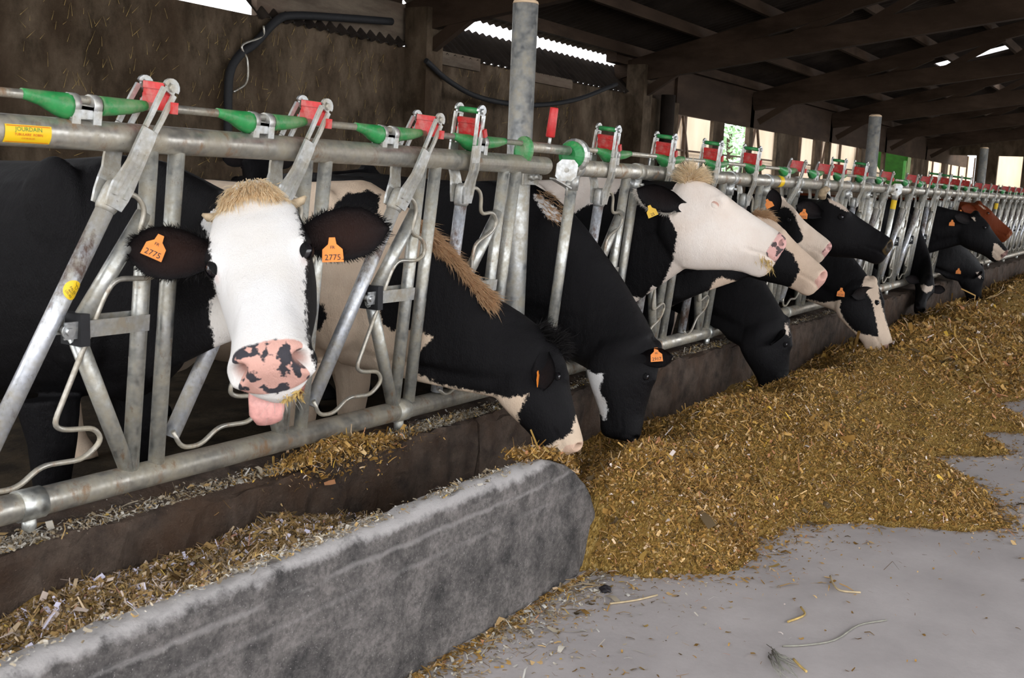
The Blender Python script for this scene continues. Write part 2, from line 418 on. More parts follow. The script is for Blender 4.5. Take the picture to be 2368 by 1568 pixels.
# grey board leaning at the wall, straw stuck to the dung-stained wall
o = MB().box((17.6, 5.94, 1.0), (.76, .06, 1.9)).build('grey_board', plain('grey_sheet', (.10, .10, .11), .7)); tag(o, 'dark grey board standing against the back wall', 'board')
mb = MB(); cols = []
for i in range(520):
    x = RNG.uniform(5.5, 10.5) if i % 3 else RNG.uniform(11.2, 15); z = RNG.uniform(1.3, 3.0); a = RNG.normal(1.4, .5); l_ = RNG.uniform(.02, .07)
    d = np.array([math.cos(a), 0, math.sin(a)])*l_; e = np.array([-math.sin(a), 0, math.cos(a)])*.0022
    p = np.array([x, YW-.006, z]); mb.add([p-d-e, p+d-e, p+d+e+[0, -.01, 0], p-d+e], [(0, 1, 2, 3)])
o = mb.build('wall_straw', M['straw']); tag(o, 'bits of straw stuck to the stained back wall', 'straw', kind='stuff')

# ================================================================== MANGER: curb, trough wall, feed
def rough(name, vs_fn, nu, nv, mat): pass
cb_ = empty('manger_curb', (0, 0, 0)); tag(cb_, 'brown stained concrete curb carrying the feed fence', 'curb')
def slab(name, x0, x1, y0, y1, z0, z1, mat, parent, step=.06, amp=.008, bev=.02, seed=3):
    """rough-cast concrete bar along X with chamfered, uneven edges"""
    n = int((x1-x0)/step); xs = np.linspace(x0, x1, n+1)
    prof = [(y0, z0)]+[(y0, z0+(z1-z0)*k) for k in (.25, .5, .75)]+[(y0, z1-bev), (y0+bev*.35, z1-bev*.3), (y0+bev*1.2, z1), ((y0+y1)/2, z1), (y1-bev*1.2, z1), (y1-bev*.3, z1-bev*.3), (y1, z1-bev), (y1, z0)]
    m = len(prof); vs = []
    r = np.random.default_rng(seed); nz = r.normal(0, amp, (n+1, m, 2))
    nz = (nz+np.roll(nz, 1, 0)+np.roll(nz, -1, 0))/2
    for i, x in enumerate(xs):
        for j, (y, z) in enumerate(prof):
            k = nz[i, j] if j not in (0, m-1) else (0, 0)
            vs.append((x, y+k[0], z+k[1]))
    fs = [(i*m+j, i*m+(j+1) % m, (i+1)*m+(j+1) % m, (i+1)*m+j) for i in range(n) for j in range(m)]
    fs += [tuple(range(m))[::-1], tuple(n*m+j for j in range(m))]
    mb = MB().add(vs, fs); return mb.build(name, mat, parent)
slab('curb_bar', -3, 3.52, -.105, .16, -.05, ZCURB, M['curb'], cb_, .05, .010, .03, 3)
slab('curb_bar', 3.53, 32, -.125, .16, -.05, ZCURB-.005, M['curb'], cb_, .06, .009, .025, 5)

# outer trough wall with a rounded, lowered end (nose)
tw = empty('trough_wall', (2.5, -.64, 0)); tag(tw, 'worn grey concrete trough wall with a rounded end beside the feed', 'trough')
def nose_top(x):   # height of the wall crest
    if x < 3.02: return .487+.006*math.sin(x*3)
    t = (x-3.02)/.56; return .487*math.sqrt(max(0, 1-t**2.3))*1.0
xs = list(np.arange(-2.5, 3.0, .05))+list(3.02+.56*np.array([0, .1, .2, .3, .4, .5, .6, .7, .78, .85, .91, .95, .98, .995]))
vs = []; r = np.random.default_rng(4)
NP = 15
for x in xs:
    zt = nose_top(x); th = .5*max(.0, 1-((x-3.02)/.56)**4) if x > 3.02 else .5
    yc = -.64; wo, wi = .042, .045                                  # half thickness
    fl = 1.0 if x < 3.02 else 1.0-.35*((x-3.02)/.56)
    bat = .022
    prof = [(-wo-bat, 0), (-wo-bat*.8, .2), (-wo-bat*.6, .4), (-wo-bat*.4, .6), (-wo-bat*.2, .8), (-wo, .93), (-wo*.8, .985), (-wo*.3, 1.0), (wi*.3, 1.0), (wi*.8, .985), (wi, .93), (wi, .8), (wi, .6), (wi, .3), (wi, 0)]
    k_ = 0 if x < 2.9 else 0
    for y, z in prof:
        a = .004
        vs.append((x-2.5+r.normal(0, a*.3), yc+.64+y*fl+r.normal(0, a), z*zt+(r.normal(0, a) if z > .1 else 0)))
n = len(xs)
fs = [(i*NP+j, i*NP+j+1, (i+1)*NP+j+1, (i+1)*NP+j) for i in range(n-1) for j in range(NP-1)]
fs += [tuple(range(NP))[::-1]]
def top_mat():
    """concrete paler on its top edge (wear plus painted top light) and along scraped lines"""
    k = NT('scraped_grey_concrete'); v = k.coord((1, 1, 1)); v1 = k.coord((.25, 1, 1.3))
    f = k.noise(v, 6.5, 12, .74); g = k.noise(v, 60, 8, .75); s_ = k.noise(v1, 9, 8, .65)
    c = k.ramp(f, [(.36, (.055, .052, .051)), (.62, (.27, .245, .23))])
    c = k.mix(k.ramp(g, [(.40, (.55, .55, .55)), (.56, (0, 0, 0))]), c, (.05, .047, .046))
    c = k.mix(k.ramp(s_, [(.60, (0, 0, 0)), (.72, (.35, .35, .35))]), c, (.38, .35, .33))
    sp = k.noise(v, 210, 4, .7); c = k.mix(k.ramp(sp, [(.62, (0, 0, 0)), (.67, (.75, .75, .75))]), c, (.50, .47, .45))
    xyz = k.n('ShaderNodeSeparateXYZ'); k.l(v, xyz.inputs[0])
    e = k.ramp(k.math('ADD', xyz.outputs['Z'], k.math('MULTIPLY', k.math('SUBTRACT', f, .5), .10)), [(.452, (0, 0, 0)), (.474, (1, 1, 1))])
    c = k.mix(k.math('MULTIPLY', k.math('MULTIPLY', e, .85), k.ramp(f, [(.32, (.6, .6, .6)), (.44, (1, 1, 1))])), c, (.60, .57, .555))  # pale top band: worn rim, with light from above put into the colour
    # two scrape lines along the face
    for z0, amp in ((.405, .30), (.33, .14)):
        dd = k.math('ABSOLUTE', k.math('SUBTRACT', k.math('ADD', xyz.outputs['Z'], k.math('MULTIPLY', k.math('SUBTRACT', f, .5), .03)), z0))
        ln = k.math('MULTIPLY', k.ramp(dd, [(.003, (1, 1, 1)), (.011, (0, 0, 0))]), k.math('MULTIPLY', k.ramp(s_, [(.40, (0, 0, 0)), (.5, (1, 1, 1))]), amp))
        c = k.mix(ln, c, (.58, .55, .53))
    k.set(c, .85, 0, .25); k.bump(k.math('ADD', g, k.math('MULTIPLY', f, .8)), .8, .014); return k.m
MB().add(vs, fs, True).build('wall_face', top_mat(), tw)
# trough bottom
struct('floor_trough', MB().box((.5, -.37, .09), (6.1, .6, .18)), M['curb'])

# ---- feed heap on the alley floor
edge = np.array([(3.10, -.60), (3.40, -.66), (3.54, -.95), (3.82, -1.13), (4.2, -1.14), (4.55, -1.17), (4.75, -1.42), (4.93, -1.80), (5.1, -1.95), (5.45, -1.86), (5.8, -1.69), (6.1, -1.31), (6.35, -1.48), (6.65, -1.76), (6.85, -1.68), (7.05, -1.43), (7.4, -1.76), (7.75, -1.72), (8.2, -1.42), (8.7, -1.6), (9.3, -1.5), (9.8, -1.45), (11, -1.6), (13, -1.4), (15, -1.5), (18, -1.4), (24, -1.5), (32, -1.4)])
eats = [(3.72, -.50, .17), (4.42, -.36, .16), (5.2, -.35, .16), (5.7, -.42, .2), (6.55, -.42, .2), (7.2, -.35, .15), (8.1, -.62, .18), (7.6, -.35, .18), (9.0, -.35, .2), (10.6, -.35, .2), (12.0, -.35, .25), (13.4, -.36, .25)]
EX = np.linspace(3.0, 31, 900); EY = np.interp(EX, edge[:, 0], edge[:, 1])
def edge_dist(x, y):
    x = np.asarray(x, float); d = np.full(x.shape, 9.)
    lo = max(0, 0)
    for j0 in range(0, len(EX), 60):
        sx = EX[j0:j0+60]; m = (x > sx[0]-1.2) & (x < sx[-1]+1.2)
        if m.any(): d[m] = np.minimum(d[m], np.sqrt((x[m][:, None]-sx)**2+(y[m][:, None]-EY[j0:j0+60])**2).min(1))
    return d
def heap_z(x, y):
    ye = np.interp(x, edge[:, 0], edge[:, 1])+.05*wnoise(x, y, 7, 1)+.03*wnoise(x, y, 23, 4)
    crest = -.70+.06*np.sin(x*1.7)+.04*np.sin(x*4.1)
    zc = .385+.035*np.sin(x*2.3+1)+.03*np.sin(x*5.3)+np.where(x < 4.1, .05*np.clip((4.1-x)/.5, 0, 1), 0)
    d0 = np.where(y > ye, edge_dist(x, y), 0)*np.clip((y-ye)/.03, 0, 1)
    d = np.clip((y-ye)/np.maximum(crest-ye, .05), 0, 1)             # 0 at the edge, 1 at the crest
    dv_ = np.interp(x, [3.6, 4.6], [.26, .62]); sp_ = np.clip(d0/dv_, 0, 1); gc = 1-(1-np.clip(edge_dist(x, crest)/dv_, 0, 1))**1.5; out = zc*np.minimum(.5*d**.62+.5*d*d*(3-2*d)+.0, 1.0*(1-(1-sp_)**1.5))
    e = np.clip((y-crest)/(-.12-crest), 0, 1)                        # crest to curb
    inn = zc*gc*(1-e*e*(3-2*e))+(.205+.03*np.sin(x*3))*(e*e*(3-2*e))
    z = np.where(y < crest, out, inn)
    for ex_, ey_, rr in eats: z = z-.13*np.exp(-((x-ex_)**2/(2*(rr*1.0)**2)+(y-ey_)**2/(2*(rr*.8)**2)))*(y > crest-.15)
    z = z+(.014*wnoise(x, y, 14, 2)+.009*wnoise(x, y, 34, 5))*np.clip(d*3, 0, 1)
    end = np.clip((x-3.12)/.45, 0, 1); end = end*end*(3-2*end)
    lim = 1-np.exp(-(np.clip(edge_dist(x, y), 0, 9)/.20)**1.2)
    wq = np.clip((-.36-y)/.30, 0, 1); wq = wq*wq*(3-2*wq); wq = np.where(x < 3.5, np.where(y < -.6, 1., 0.), wq)
    z = np.minimum(z, zc*lim*1.15)*wq+(z*end+(1-end)*.20)*(1-wq)
    return np.where(d <= 0, -.01, np.maximum(z, .004))
def grid_mesh(name, xs, ys_fn, ny, zf, mat, parent=None):
    X = []; Y = []
    for x in xs:
        yy = ys_fn(x, ny); X += [x]*ny; Y += list(yy)
    X = np.array(X); Y = np.array(Y); Z = zf(X, Y)
    nx = len(xs); fs = [(i*ny+j, i*ny+j+1, (i+1)*ny+j+1, (i+1)*ny+j) for i in range(nx-1) for j in range(ny-1)]
    return MB().add(np.stack([X, Y, Z], 1), fs, True).build(name, mat, parent)
xs = np.concatenate([np.arange(3.0, 9, .025), np.arange(9, 18, .06), np.arange(18, 31, .2)])
hp = grid_mesh('feed_heap', xs, lambda x, n_: np.linspace(-2.12, -.10, n_), 82, heap_z, M['feed'])
tag(hp, 'long heap of chopped golden-brown silage along the curb', 'feed', kind='stuff')
def trough_z(x, y):
    z = .365+.035*np.sin(x*4+.4)+.02*np.sin(x*9)+.05*np.clip((-.42-y)/.2, -1, 1)*1.0
    z = z+.05*np.exp(-((x-2.45)**2/.05+(y+.2)**2/.03))
    z = z+.012*wnoise(x, y, 18, 8)+.008*wnoise(x, y, 40, 9)
    z = z*np.clip((2.98-x)/.25, .55, 1)
    return z
grid_mesh('trough_feed', np.arange(-1.5, 3.4, .03), lambda x, n_: np.linspace(-.588, -.10, n_), 26, trough_z, M['feed'])
tag(bpy.data.objects['trough_feed'], 'chopped silage lying in the trough behind the grey wall', 'feed', kind='stuff')

PAL = np.array([1.15, 1.12, 1.32])*np.array([(.46, .28, .075), (.36, .205, .045), (.25, .14, .028), (.17, .095, .02), (.55, .38, .15), (.60, .45, .24), (.36, .22, .045), (.28, .19, .05), (.45, .22, .09), (.62, .40, .05), (.10, .07, .03), (.70, .62, .48)])
PW = np.array([.15, .17, .18, .17, .09, .045, .07, .06, .035, .008, .07, .012]); PW = PW/PW.sum()
PAL2 = np.array([(.55, .50, .42), (.45, .38, .28), (.36, .28, .18), (.65, .62, .56), (.50, .33, .14), (.22, .17, .11), (.72, .48, .10)])
PW2 = np.array([.24, .2, .18, .12, .12, .11, .03]); PW2 = PW2/PW2.sum()
def chips(name, P, size, mat, label, pal=PAL, pw=PW, tilt=.6, long=.25, lift=.002, parent=None):
    n = len(P); ang = RNG.uniform(0, 6.283, n)
    L = size*RNG.lognormal(0, .45, n); W = L*RNG.uniform(.22, .55, n)
    lg = RNG.random(n) < long; L[lg] *= 2.1; W[lg] *= .35
    t = np.stack([np.cos(ang), np.sin(ang), RNG.normal(0, tilt, n)], 1); t /= np.linalg.norm(t, axis=1)[:, None]
    b = np.cross(t, np.stack([RNG.normal(0, tilt, n), RNG.normal(0, tilt, n), np.ones(n)], 1)); b /= np.linalg.norm(b, axis=1)[:, None]
    nn = np.cross(b, t)
    P = P+np.array([0, 0, lift])+np.abs(t[:, 2:3])*L[:, None]*np.array([0, 0, .35])
    k = (L*.18*RNG.normal(0, 1, n))[:, None]*nn
    v = np.stack([P-t*L[:, None]/2-b*W[:, None]/2, P-b*W[:, None]/2+k, P+t*L[:, None]/2-b*W[:, None]*.3, P+t*L[:, None]/2+b*W[:, None]*.3, P+b*W[:, None]/2+k, P-t*L[:, None]/2+b*W[:, None]/2], 1).reshape(-1, 3)
    me = bpy.data.meshes.new(name)
    i = np.arange(n)[:, None]*6
    fs = np.concatenate([i+np.array([[0, 1, 4, 5]]), i+np.array([[1, 2, 3, 4]])], 1).reshape(-1, 4)
    me.vertices.add(len(v)); me.vertices.foreach_set('co', v.ravel().astype('f'))
    me.loops.add(fs.size); me.loops.foreach_set('vertex_index', fs.ravel().astype('i'))
    me.polygons.add(len(fs)); me.polygons.foreach_set('loop_start', (np.arange(len(fs))*4).astype('i'))
    me.update(); me.validate()
    c = pal[RNG.choice(len(pal), n, p=pw)]*RNG.uniform(.75, 1.2, (n, 1))
    at = me.color_attributes.new('chip', 'FLOAT_COLOR', 'POINT')
    at.data.foreach_set('color', np.repeat(np.c_[c, np.ones(n)], 6, 0).ravel().astype('f'))
    o = obj(name, me, mat, parent); tag(o, label, 'feed', kind='stuff'); return o
def rnd_heap(n, x0, x1, y0=-2.05, y1=-.13):
    X = RNG.uniform(x0, x1, n*2); Y = RNG.uniform(y0, y1, n*2); Z = heap_z(X, Y)
    k = (Z > .012) & ~((X < 3.56) & (Y < -.57) & (Y > -.71)); P = np.stack([X, Y, Z], 1)[k]; return P[:n]
ch_ = np.concatenate([rnd_heap(16000, 3.35, 4.25, -1.15, -.5), rnd_heap(62000, 3.0, 5.2), rnd_heap(48000, 5.2, 8.0)])
chips('feed_chips', ch_, .0115, M['chips'], 'loose chopped stalks covering the near silage heap')
chips('feed_chips', np.concatenate([rnd_heap(20000, 8, 12), rnd_heap(12000, 12, 20)]), .026, M['chips'], 'loose chopped stalks covering the silage heap further along')
PALT = PAL*np.array([.78, .86, 1.15])+.01; PWT = PW.copy(); PWT[[5, 11]] += .06; PWT /= PWT.sum()
X = RNG.uniform(.6, 3.3, 52000); Y = RNG.uniform(-.578, -.11, 52000)
chips('trough_chips', np.stack([X, Y, trough_z(X, Y)], 1), .0105, M['chips'], 'coarse silage chips lying in the trough', PALT, PWT)
# chips on the curb top and trough wall top
n = 24000; X = np.where(RNG.random(n) < .7, RNG.uniform(.5, 3.6, n), RNG.uniform(3.6, 9, n)); Y = np.clip(RNG.normal(-.07, .035, n), -.1, .12); dens = RNG.random(n) < .35+.65*(np.sin(X*2.1)+np.sin(X*5.3+1)*.6 > -.2)
chips('curb_chips', np.stack([X, Y, np.full(n, ZCURB+.004)], 1)[dens], .0095, M['chips'], 'pale dry chips scattered along the curb top', PAL2*.72, PW2, .35)
n = 6500; X = RNG.normal(2.74, .16, n); Y = RNG.normal(-.075, .03, n)
zz = ZCURB+.05*np.exp(-((X-2.74)/.17)**2)*RNG.random(n)-np.where(Y < -.11, (-.11-Y)*1.8, 0)
chips('curb_clump', np.stack([X, np.maximum(Y, -.14), zz], 1), .0115, M['chips'], 'clump of silage spilling over the curb edge', PAL, PW, .7)
n = 4200; X = RNG.uniform(.2, 3.06, n); Y = RNG.normal(-.635, .016, n); dens = RNG.random(n) < .25+.75*(np.sin(X*3.1+1)+np.sin(X*7.3) > .1)
chips('ledge_chips', np.stack([X, Y, np.full(n, .490)], 1)[dens], .0085, M['chips'], 'pale chips lying on top of the trough wall', PAL2, PW2, .3)
n = 2500; X = RNG.uniform(3.03, 3.42, n); Y = RNG.normal(-.61, .025, n)
chips('ledge_clump', np.stack([X, Y, np.array([nose_top(x) for x in X])+RNG.random(n)*.03+.004], 1), .013, M['chips'], 'clump of chips caught on the rounded trough end')
# litter on the alley floor
def floor_pts(n, sig):
    X = RNG.uniform(2.2, 11, n); ye = np.interp(X, edge[:, 0], edge[:, 1], left=-.70); Y = ye-np.abs(RNG.exponential(sig, n))+.04; Y = np.where(X < 3.62, np.minimum(Y, -.715-.02*RNG.random(n)), Y)
    return np.stack([X, Y, np.full(n, .003)], 1)
chips('floor_litter', np.concatenate([floor_pts(9000, .06), floor_pts(2200, .35)]), .014, M['chips'], 'stray chips scattered over the concrete alley floor', PAL, PW, .15, .3)
n = 1500; X = RNG.uniform(2.0, 3.6, n); Y = -.72-np.abs(RNG.exponential(.09, n))
chips('floor_litter', np.stack([X, Y, np.full(n, .003)], 1), .015, M['chips'], 'dry pale chips along the foot of the trough wall', PAL2, PW2, .15, .3)
# a few long straws and a dried stalk on the floor
def floor_line(px, r, name, mat, label, group=None, z=.006):
    pts = [on_z(p, z) for p in px]
    o = MB().tube(smooth_path(pts, 4), r, 6).build(name, mat); tag(o, label, 'straw', group); return o
pale_s = plain('pale_straw', (.55, .43, .26), .7); grey_s = plain('grey_dry_stalk', (.30, .29, .24), .8)
floor_line([(1920, 1332), (1928, 1352), (1945, 1366), (1990, 1370)], .004, 'bent_straw', pale_s, 'curved thick straw lying alone on the alley floor')
floor_line([(1852, 1404), (1860, 1422), (1822, 1438)], .004, 'hooked_straw', M['straw'], 'sharply hooked brown straw on the alley floor')
floor_line([(1810, 1494), (1860, 1492), (1930, 1480), (1985, 1446), (2050, 1434)], .003, 'dry_stalk', grey_s, 'long thin grey dried stalk on the alley floor')
floor_line([(1835, 1524), (1850, 1540), (1865, 1553)], .004, 'short_straw', M['straw'], 'short yellow straw beside the dried grass tuft')
floor_line([(1320, 1304), (1390, 1312), (1440, 1320)], .004, 'long_straw', M['straw'], 'long yellow straw lying at the heap edge by the trough end')
floor_line([(1410, 1396), (1470, 1388), (1520, 1376)], .0035, 'thin_straw', pale_s, 'thin pale straw lying before the heap edge')
tf = MB()
for i in range(20):
    a = np.array([1785+RNG.normal(0, 6), 1510+RNG.normal(0, 8)]); b = a+np.array([RNG.normal(40, 22), RNG.normal(45, 14)])
    tf.tube([on_z(a, .004), on_z((a+b)/2+RNG.normal(0, 4, 2), .012), on_z(b, .004)], .0013, 4)
tag(tf.build('grass_tuft', grey_s), 'tuft of dried grey grass on the alley floor', 'grass', kind='stuff')
bm = bmesh.new(); bmesh.ops.create_icosphere(bm, subdivisions=3, radius=.022)
for v in bm.verts: v.co *= 1+.25*math.sin(v.co.x*170+v.co.z*90)*math.cos(v.co.y*120); v.co.z *= .6
me = bpy.data.meshes.new('dung_lump'); bm.to_mesh(me); bm.free()
o = obj('dung_lump', me, plain('dark_lump', (.015, .012, .014), .6)); o.location = on_z((1401, 1362), .010)
tag(o, 'small black lump on the floor near the heap edge', 'lump')

# ================================================================== FEED FENCE
UU = unit([0, -LEAN, 1]); NN = unit([0, 1, LEAN])
def FP(x, h, off=0.): return np.array([x, 0, ZB])+UU*h-NN*off      # off > 0: towards the feed alley
RT = .038; RP = .0235; HT = .966
def text_mesh(s, size):
    cu = bpy.data.curves.new('t', 'FONT'); cu.body = s; cu.size = size; cu.align_x = 'CENTER'; cu.align_y = 'CENTER'; cu.resolution_u = 2
    to = bpy.data.objects.new('t', cu); COL.objects.link(to); dg = bpy.context.evaluated_depsgraph_get()
    me = bpy.data.meshes.new_from_object(to.evaluated_get(dg)); bpy.data.objects.remove(to); return me
def place_meshes(u2, arm_dx, wid):
    """meshes of one feeding place, X relative to its fixed upright"""
    d = {}
    d['upright'] = MB().tube([FP(0, 0), FP(0, HT-.02)], RP, 12).mesh('upright')
    d['side_upright'] = MB().tube([FP(u2, 0), FP(u2, HT-.02)], RP, 12).mesh('side_upright')
    d['lower_diagonal'] = MB().tube([FP(u2-.005, .02), FP(-.295, .455)], RP, 12).mesh('lower_diagonal')
    d['upper_diagonal'] = MB().tube([FP(-.285, .47), FP(u2-.005, .765)], RP, 12).mesh('upper_diagonal')
    mb = MB()
    for o_ in (.028, -.028): mb.bar(FP(u2+.01, .466, o_), FP(-.345, .466, o_), .005, .046, UU)
    d['link_bar'] = mb.mesh('link_bar')
    d['pivot_bolt'] = MB().tube([FP(-.335, .466, -.045), FP(-.335, .466, .043)], .011, 6).tube([FP(-.335, .466, .03), FP(-.335, .466, .035)], .02, 12).mesh('pivot_bolt')
    d['bumper'] = MB().box(FP(-.292, .462, 0), (.028, .085, .085)).mesh('bumper')
    A = lambda x, h: (x, h)
    piv = np.array([-.335, .466])
    def rot(p, ang):
        q = np.array(p)-piv; c, s_ = math.cos(ang), math.sin(ang); return piv+np.array([c*q[0]-s_*q[1], s_*q[0]+c*q[1]])
    for st, ang in (('open', 0.), ('shut', math.radians(25.5))):
        F = lambda x, h, off=0.: FP(*rot((x, h), ang), off)
        d['arm_'+st] = MB().tube([F(-.555, .10), F(-.192, .835)], .0245, 14).mesh('swing_arm')
        wire = [(-.21, .774), (-.205, .80), (-.18, .825), (-.135, .815), (-.108, .774), (-.133, .695), (-.048, .665), (-.031, .612), (-.074, .589), (-.19, .594), (-.221, .556), (-.358, .215), (-.331, .195), (-.231, .184), (-.205, .143), (-.262, .100), (-.388, .108), (-.455, .061), (-.53, .066), (-.565, .125)]
        d['rod_'+st] = MB().tube(round_path([F(x, h, .02) for x, h in wire], .03, 4), .0075, 8).mesh('guide_rod')
        # clevis: two slotted forged plates straddling the top rail
        def plate(o_):
            mb = MB(); sg = 1 if o_ > 0 else -1; TH = .0085
            def strip(st, lo_=-1., hi_=1.):
                """flat bar swept along stations (x, h, offset, half width); lo/hi pick a share of the width"""
                vs = []
                for i, (x, h, o2, w2) in enumerate(st):
                    a0 = np.array(st[max(i-1, 0)][:2]); a1 = np.array(st[min(i+1, len(st)-1)][:2]); t2 = unit(a1-a0); n2 = np.array([-t2[1], t2[0]])
                    for q, z in ((lo_, -.5), (hi_, -.5), (hi_, .5), (lo_, .5)):
                        e = np.array([x, h])+n2*w2*q; vs.append(F(e[0], e[1], sg*(o2+z*TH)))
                m = len(st); fs = [(i*4+j, i*4+(j+1) % 4, (i+1)*4+(j+1) % 4, (i+1)*4+j) for i in range(m-1) for j in range(4)]
                mb.add(vs, fs+[(3, 2, 1, 0), (m*4-4, m*4-3, m*4-2, m*4-1)])
            low = [(-.218, .785, .028, .026), (-.205, .815, .029, .033), (-.192, .845, .031, .035), (-.180, .875, .038, .030), (-.172, .905, .048, .027), (-.163, .935, .053, .026), (-.150, .965, .054, .026), (-.137, .995, .054, .024)]
            strip(low)
            up = [(-.137, .995, .054, .024), (-.118, 1.03, .054, .025), (-.100, 1.065, .053, .026), (-.082, 1.098, .052, .026)]
            strip(up, -1., -.45); strip(up, .45, 1.)
            t2 = unit(np.array([.018, .033])); n2 = np.array([-t2[1], t2[0]]); c0 = np.array([-.078, 1.105])
            arc = [(*(c0+t2*.0-n2*.019), .052, .0075)]+[(*(c0+.019*(n2*math.sin(q)+t2*math.cos(q))), .052, .0085) for q in np.linspace(-1.2, 1.2, 7)]+[(*(c0+n2*.019), .052, .0075)]
            strip(arc)
            strip([(*(c0-t2*.012), .052, .016), (*(c0+t2*.012), .052, .014)])
            for w2 in (-.55, .55): strip([(x+.0, h, o2+.006, .005) for x, h, o2, _ in [(l[0]+w2*.028, l[1]+w2*-.012, l[2], 0) for l in low[1:6]]])
            return mb
        d['plate_front_'+st] = plate(1).mesh('clevis_plate'); d['plate_back_'+st] = plate(-1).mesh('clevis_plate')
        d['ferrule_'+st] = MB().tube([F(-.222, .773), F(-.218, .782), F(-.196, .826), F(-.188, .842), F(-.184, .850)], [.0255, .029, .030, .027, .018], 16).mesh('ferrule')
        tip = (-.076, 1.108)
        d['bolt_'+st] = MB().tube([F(*tip, -.062), F(*tip, .062)], .007, 8).tube([F(*tip, .056), F(*tip, .066)], .012, 6).mesh('clevis_bolt')
        d['roller_'+st] = MB().tube([F(*tip, -.045), F(*tip, .045)], .011, 12).mesh('roller')
        if st == 'open': lx, lh = -.074, 1.066
        else: lx, lh = -.092, 1.036
        R3 = np.stack([unit(F(1, 0)-F(0, 0)), NN, unit(F(0, 1)-F(0, 0))], 1)
        mb = MB(); c = F(lx, lh)
        mb.box(c, (.026, .096, .040), R3).box(F(lx-.004, lh+.027), (.020, .088, .020), R3)
        mb.box(F(lx-.012, lh+.043), (.012, .084, .018), R3)
        for s_ in (-1, 1): mb.box(F(lx+.004, lh-.010, s_*.056), (.018, .022, .030), R3)
        d['latch_'+st] = mb.mesh('latch')
    # control-rod sleeve (green plastic cones) and its bracket on the rail
    HR = 1.052
    def sleeve(st): return MB().tube([FP(x, HR+.0145-r_) for x, r_ in st], [r_ for _, r_ in st], 14).mesh('rod_sleeve')
    d['rod_sleeve'] = sleeve([(-.47, .0125), (-.455, .0140), (-.42, .0185), (-.38, .0275), (-.355, .0325), (-.345, .033)])
    d['rod_sleeve2'] = sleeve([(-.112, .0125), (-.125, .0150), (-.165, .0200), (-.215, .0235), (-.25, .0255), (-.258, .0255)])
    mb = MB()
    for x in (-.335, -.275):
        mb.tube([FP(x-.012, HR-.012), FP(x+.012, HR-.012)], .0275, 12)
        mb.box(FP(x, HR-.045), (.024, .05, .06), np.stack([[1, 0, 0], NN, UU], 1))
    mb.box(FP(-.305, HR-.034), (.09, .044, .022), np.stack([[1, 0, 0], NN, UU], 1))
    d['rod_bracket'] = mb.mesh('rod_bracket')
    return d
PMa = place_meshes(-.09, 0, .6); PMb = place_meshes(-.115, 0, .65)
def panel(label, x0, x1, S, states, pm, worn=True):
    root = empty('headlock_panel', (x0, 0, ZB)); tag(root, label, 'feed fence', 'headlock panels of the feed fence')
    base = np.array([x0, 0, ZB])
    def add(name, mb, mat, parent=None):
        me = mb.mesh(name); o = obj(name, me, mat, parent or root); o.location = -base if parent is None else (0, 0, 0); return o
    add('top_rail', MB().tube([FP(x0, HT), FP((x0+x1)/2, HT), FP(x1, HT)], RT, 20), M['galv_rail'])
    add('bottom_rail', MB().tube([FP(x0, 0), FP((x0+x1)/2, 0), FP(x1, 0)], RT, 20), M['galv_rail'])
    add('control_rod', MB().tube([FP(x0, 1.052), FP(x1, 1.052)], .0115, 10), M['galv_rail'])
    for x in np.arange(x0+.5, x1, 1.55):
        mb = MB().tube([FP(x-.035, 0), FP(x+.035, 0)], RT+.005, 18).tube([np.array([x, 0, ZB-.02]), np.array([x, 0, ZCURB-.02])], .019, 10)
        add('rail_foot', mb, M['galv'])
    for i, (s_, st) in enumerate(zip(S, states)):
        loc = np.array([s_, 0, 0])-base
        def part(key, name, mat, parent=root, l=None):
            o = obj(name, pm[key], mat, parent); o.location = (loc if l is None else l); return o
        part('upright', 'upright', M['galv']); part('side_upright', 'side_upright', M['galv'])
        part('lower_diagonal', 'lower_diagonal', M['galv']); part('upper_diagonal', 'upper_diagonal', M['galv'])
        part('link_bar', 'link_bar', M['galv_clean']); part('pivot_bolt', 'pivot_bolt', M['galv_clean']); part('bumper', 'bumper', M['rubber'])
        part('rod_sleeve', 'rod_sleeve', M['green']); part('rod_sleeve2', 'rod_sleeve', M['green']); part('rod_bracket', 'rod_bracket', M['galv_clean'])
        arm = part('arm_'+st, 'swing_arm', M['galv_worn']); z = (0, 0, 0)
        part('rod_'+st, 'guide_rod', M['galv_rail'], arm, z); part('plate_front_'+st, 'clevis_plate', M['galv_clean'], arm, z); part('plate_back_'+st, 'clevis_plate', M['galv_clean'], arm, z)
        part('ferrule_'+st, 'ferrule', M['galv_clean'], arm, z); part('bolt_'+st, 'clevis_bolt', M['galv_clean'], arm, z)
        part('roller_'+st, 'roller', M['green'], arm, z); part('latch_'+st, 'latch', M['red'], arm, z)
    return root, base
S1 = [-1.6, -1.0, -.4, .2, .8, 1.404, 2.006, 2.608, 3.203, 3.760]
p1, b1 = panel('galvanised headlock fence panel with yellow rectangular and round stickers', -2.0, 3.99, S1, ['open']*9+['shut'], PMa)
S2 = [4.90+.65*i for i in range(9)]
p2, b2 = panel('headlock fence panel with red upright control lever on its end', 4.19, 10.27, S2, ['shut']*4+['open']*2+['shut']*2+['open'], PMb)
S3 = [11.13+.65*i for i in range(9)]
p3, b3 = panel('headlock fence panel with white drilled plate, beside the brown cow', 10.42, 16.53, S3, ['open']*2+['shut']*4+['open']*3, PMb)
S4 = [17.4+.65*i for i in range(9)]
p4, b4 = panel('headlock fence panel beyond the brown cow, all arms open', 16.7, 22.8, S4, ['open']*9, PMb)
def padd(root, base, name, mb, mat, parent=None):
    o = obj(name, mb.mesh(name), mat, parent or root); o.location = -base if parent is None else (0, 0, 0); return o
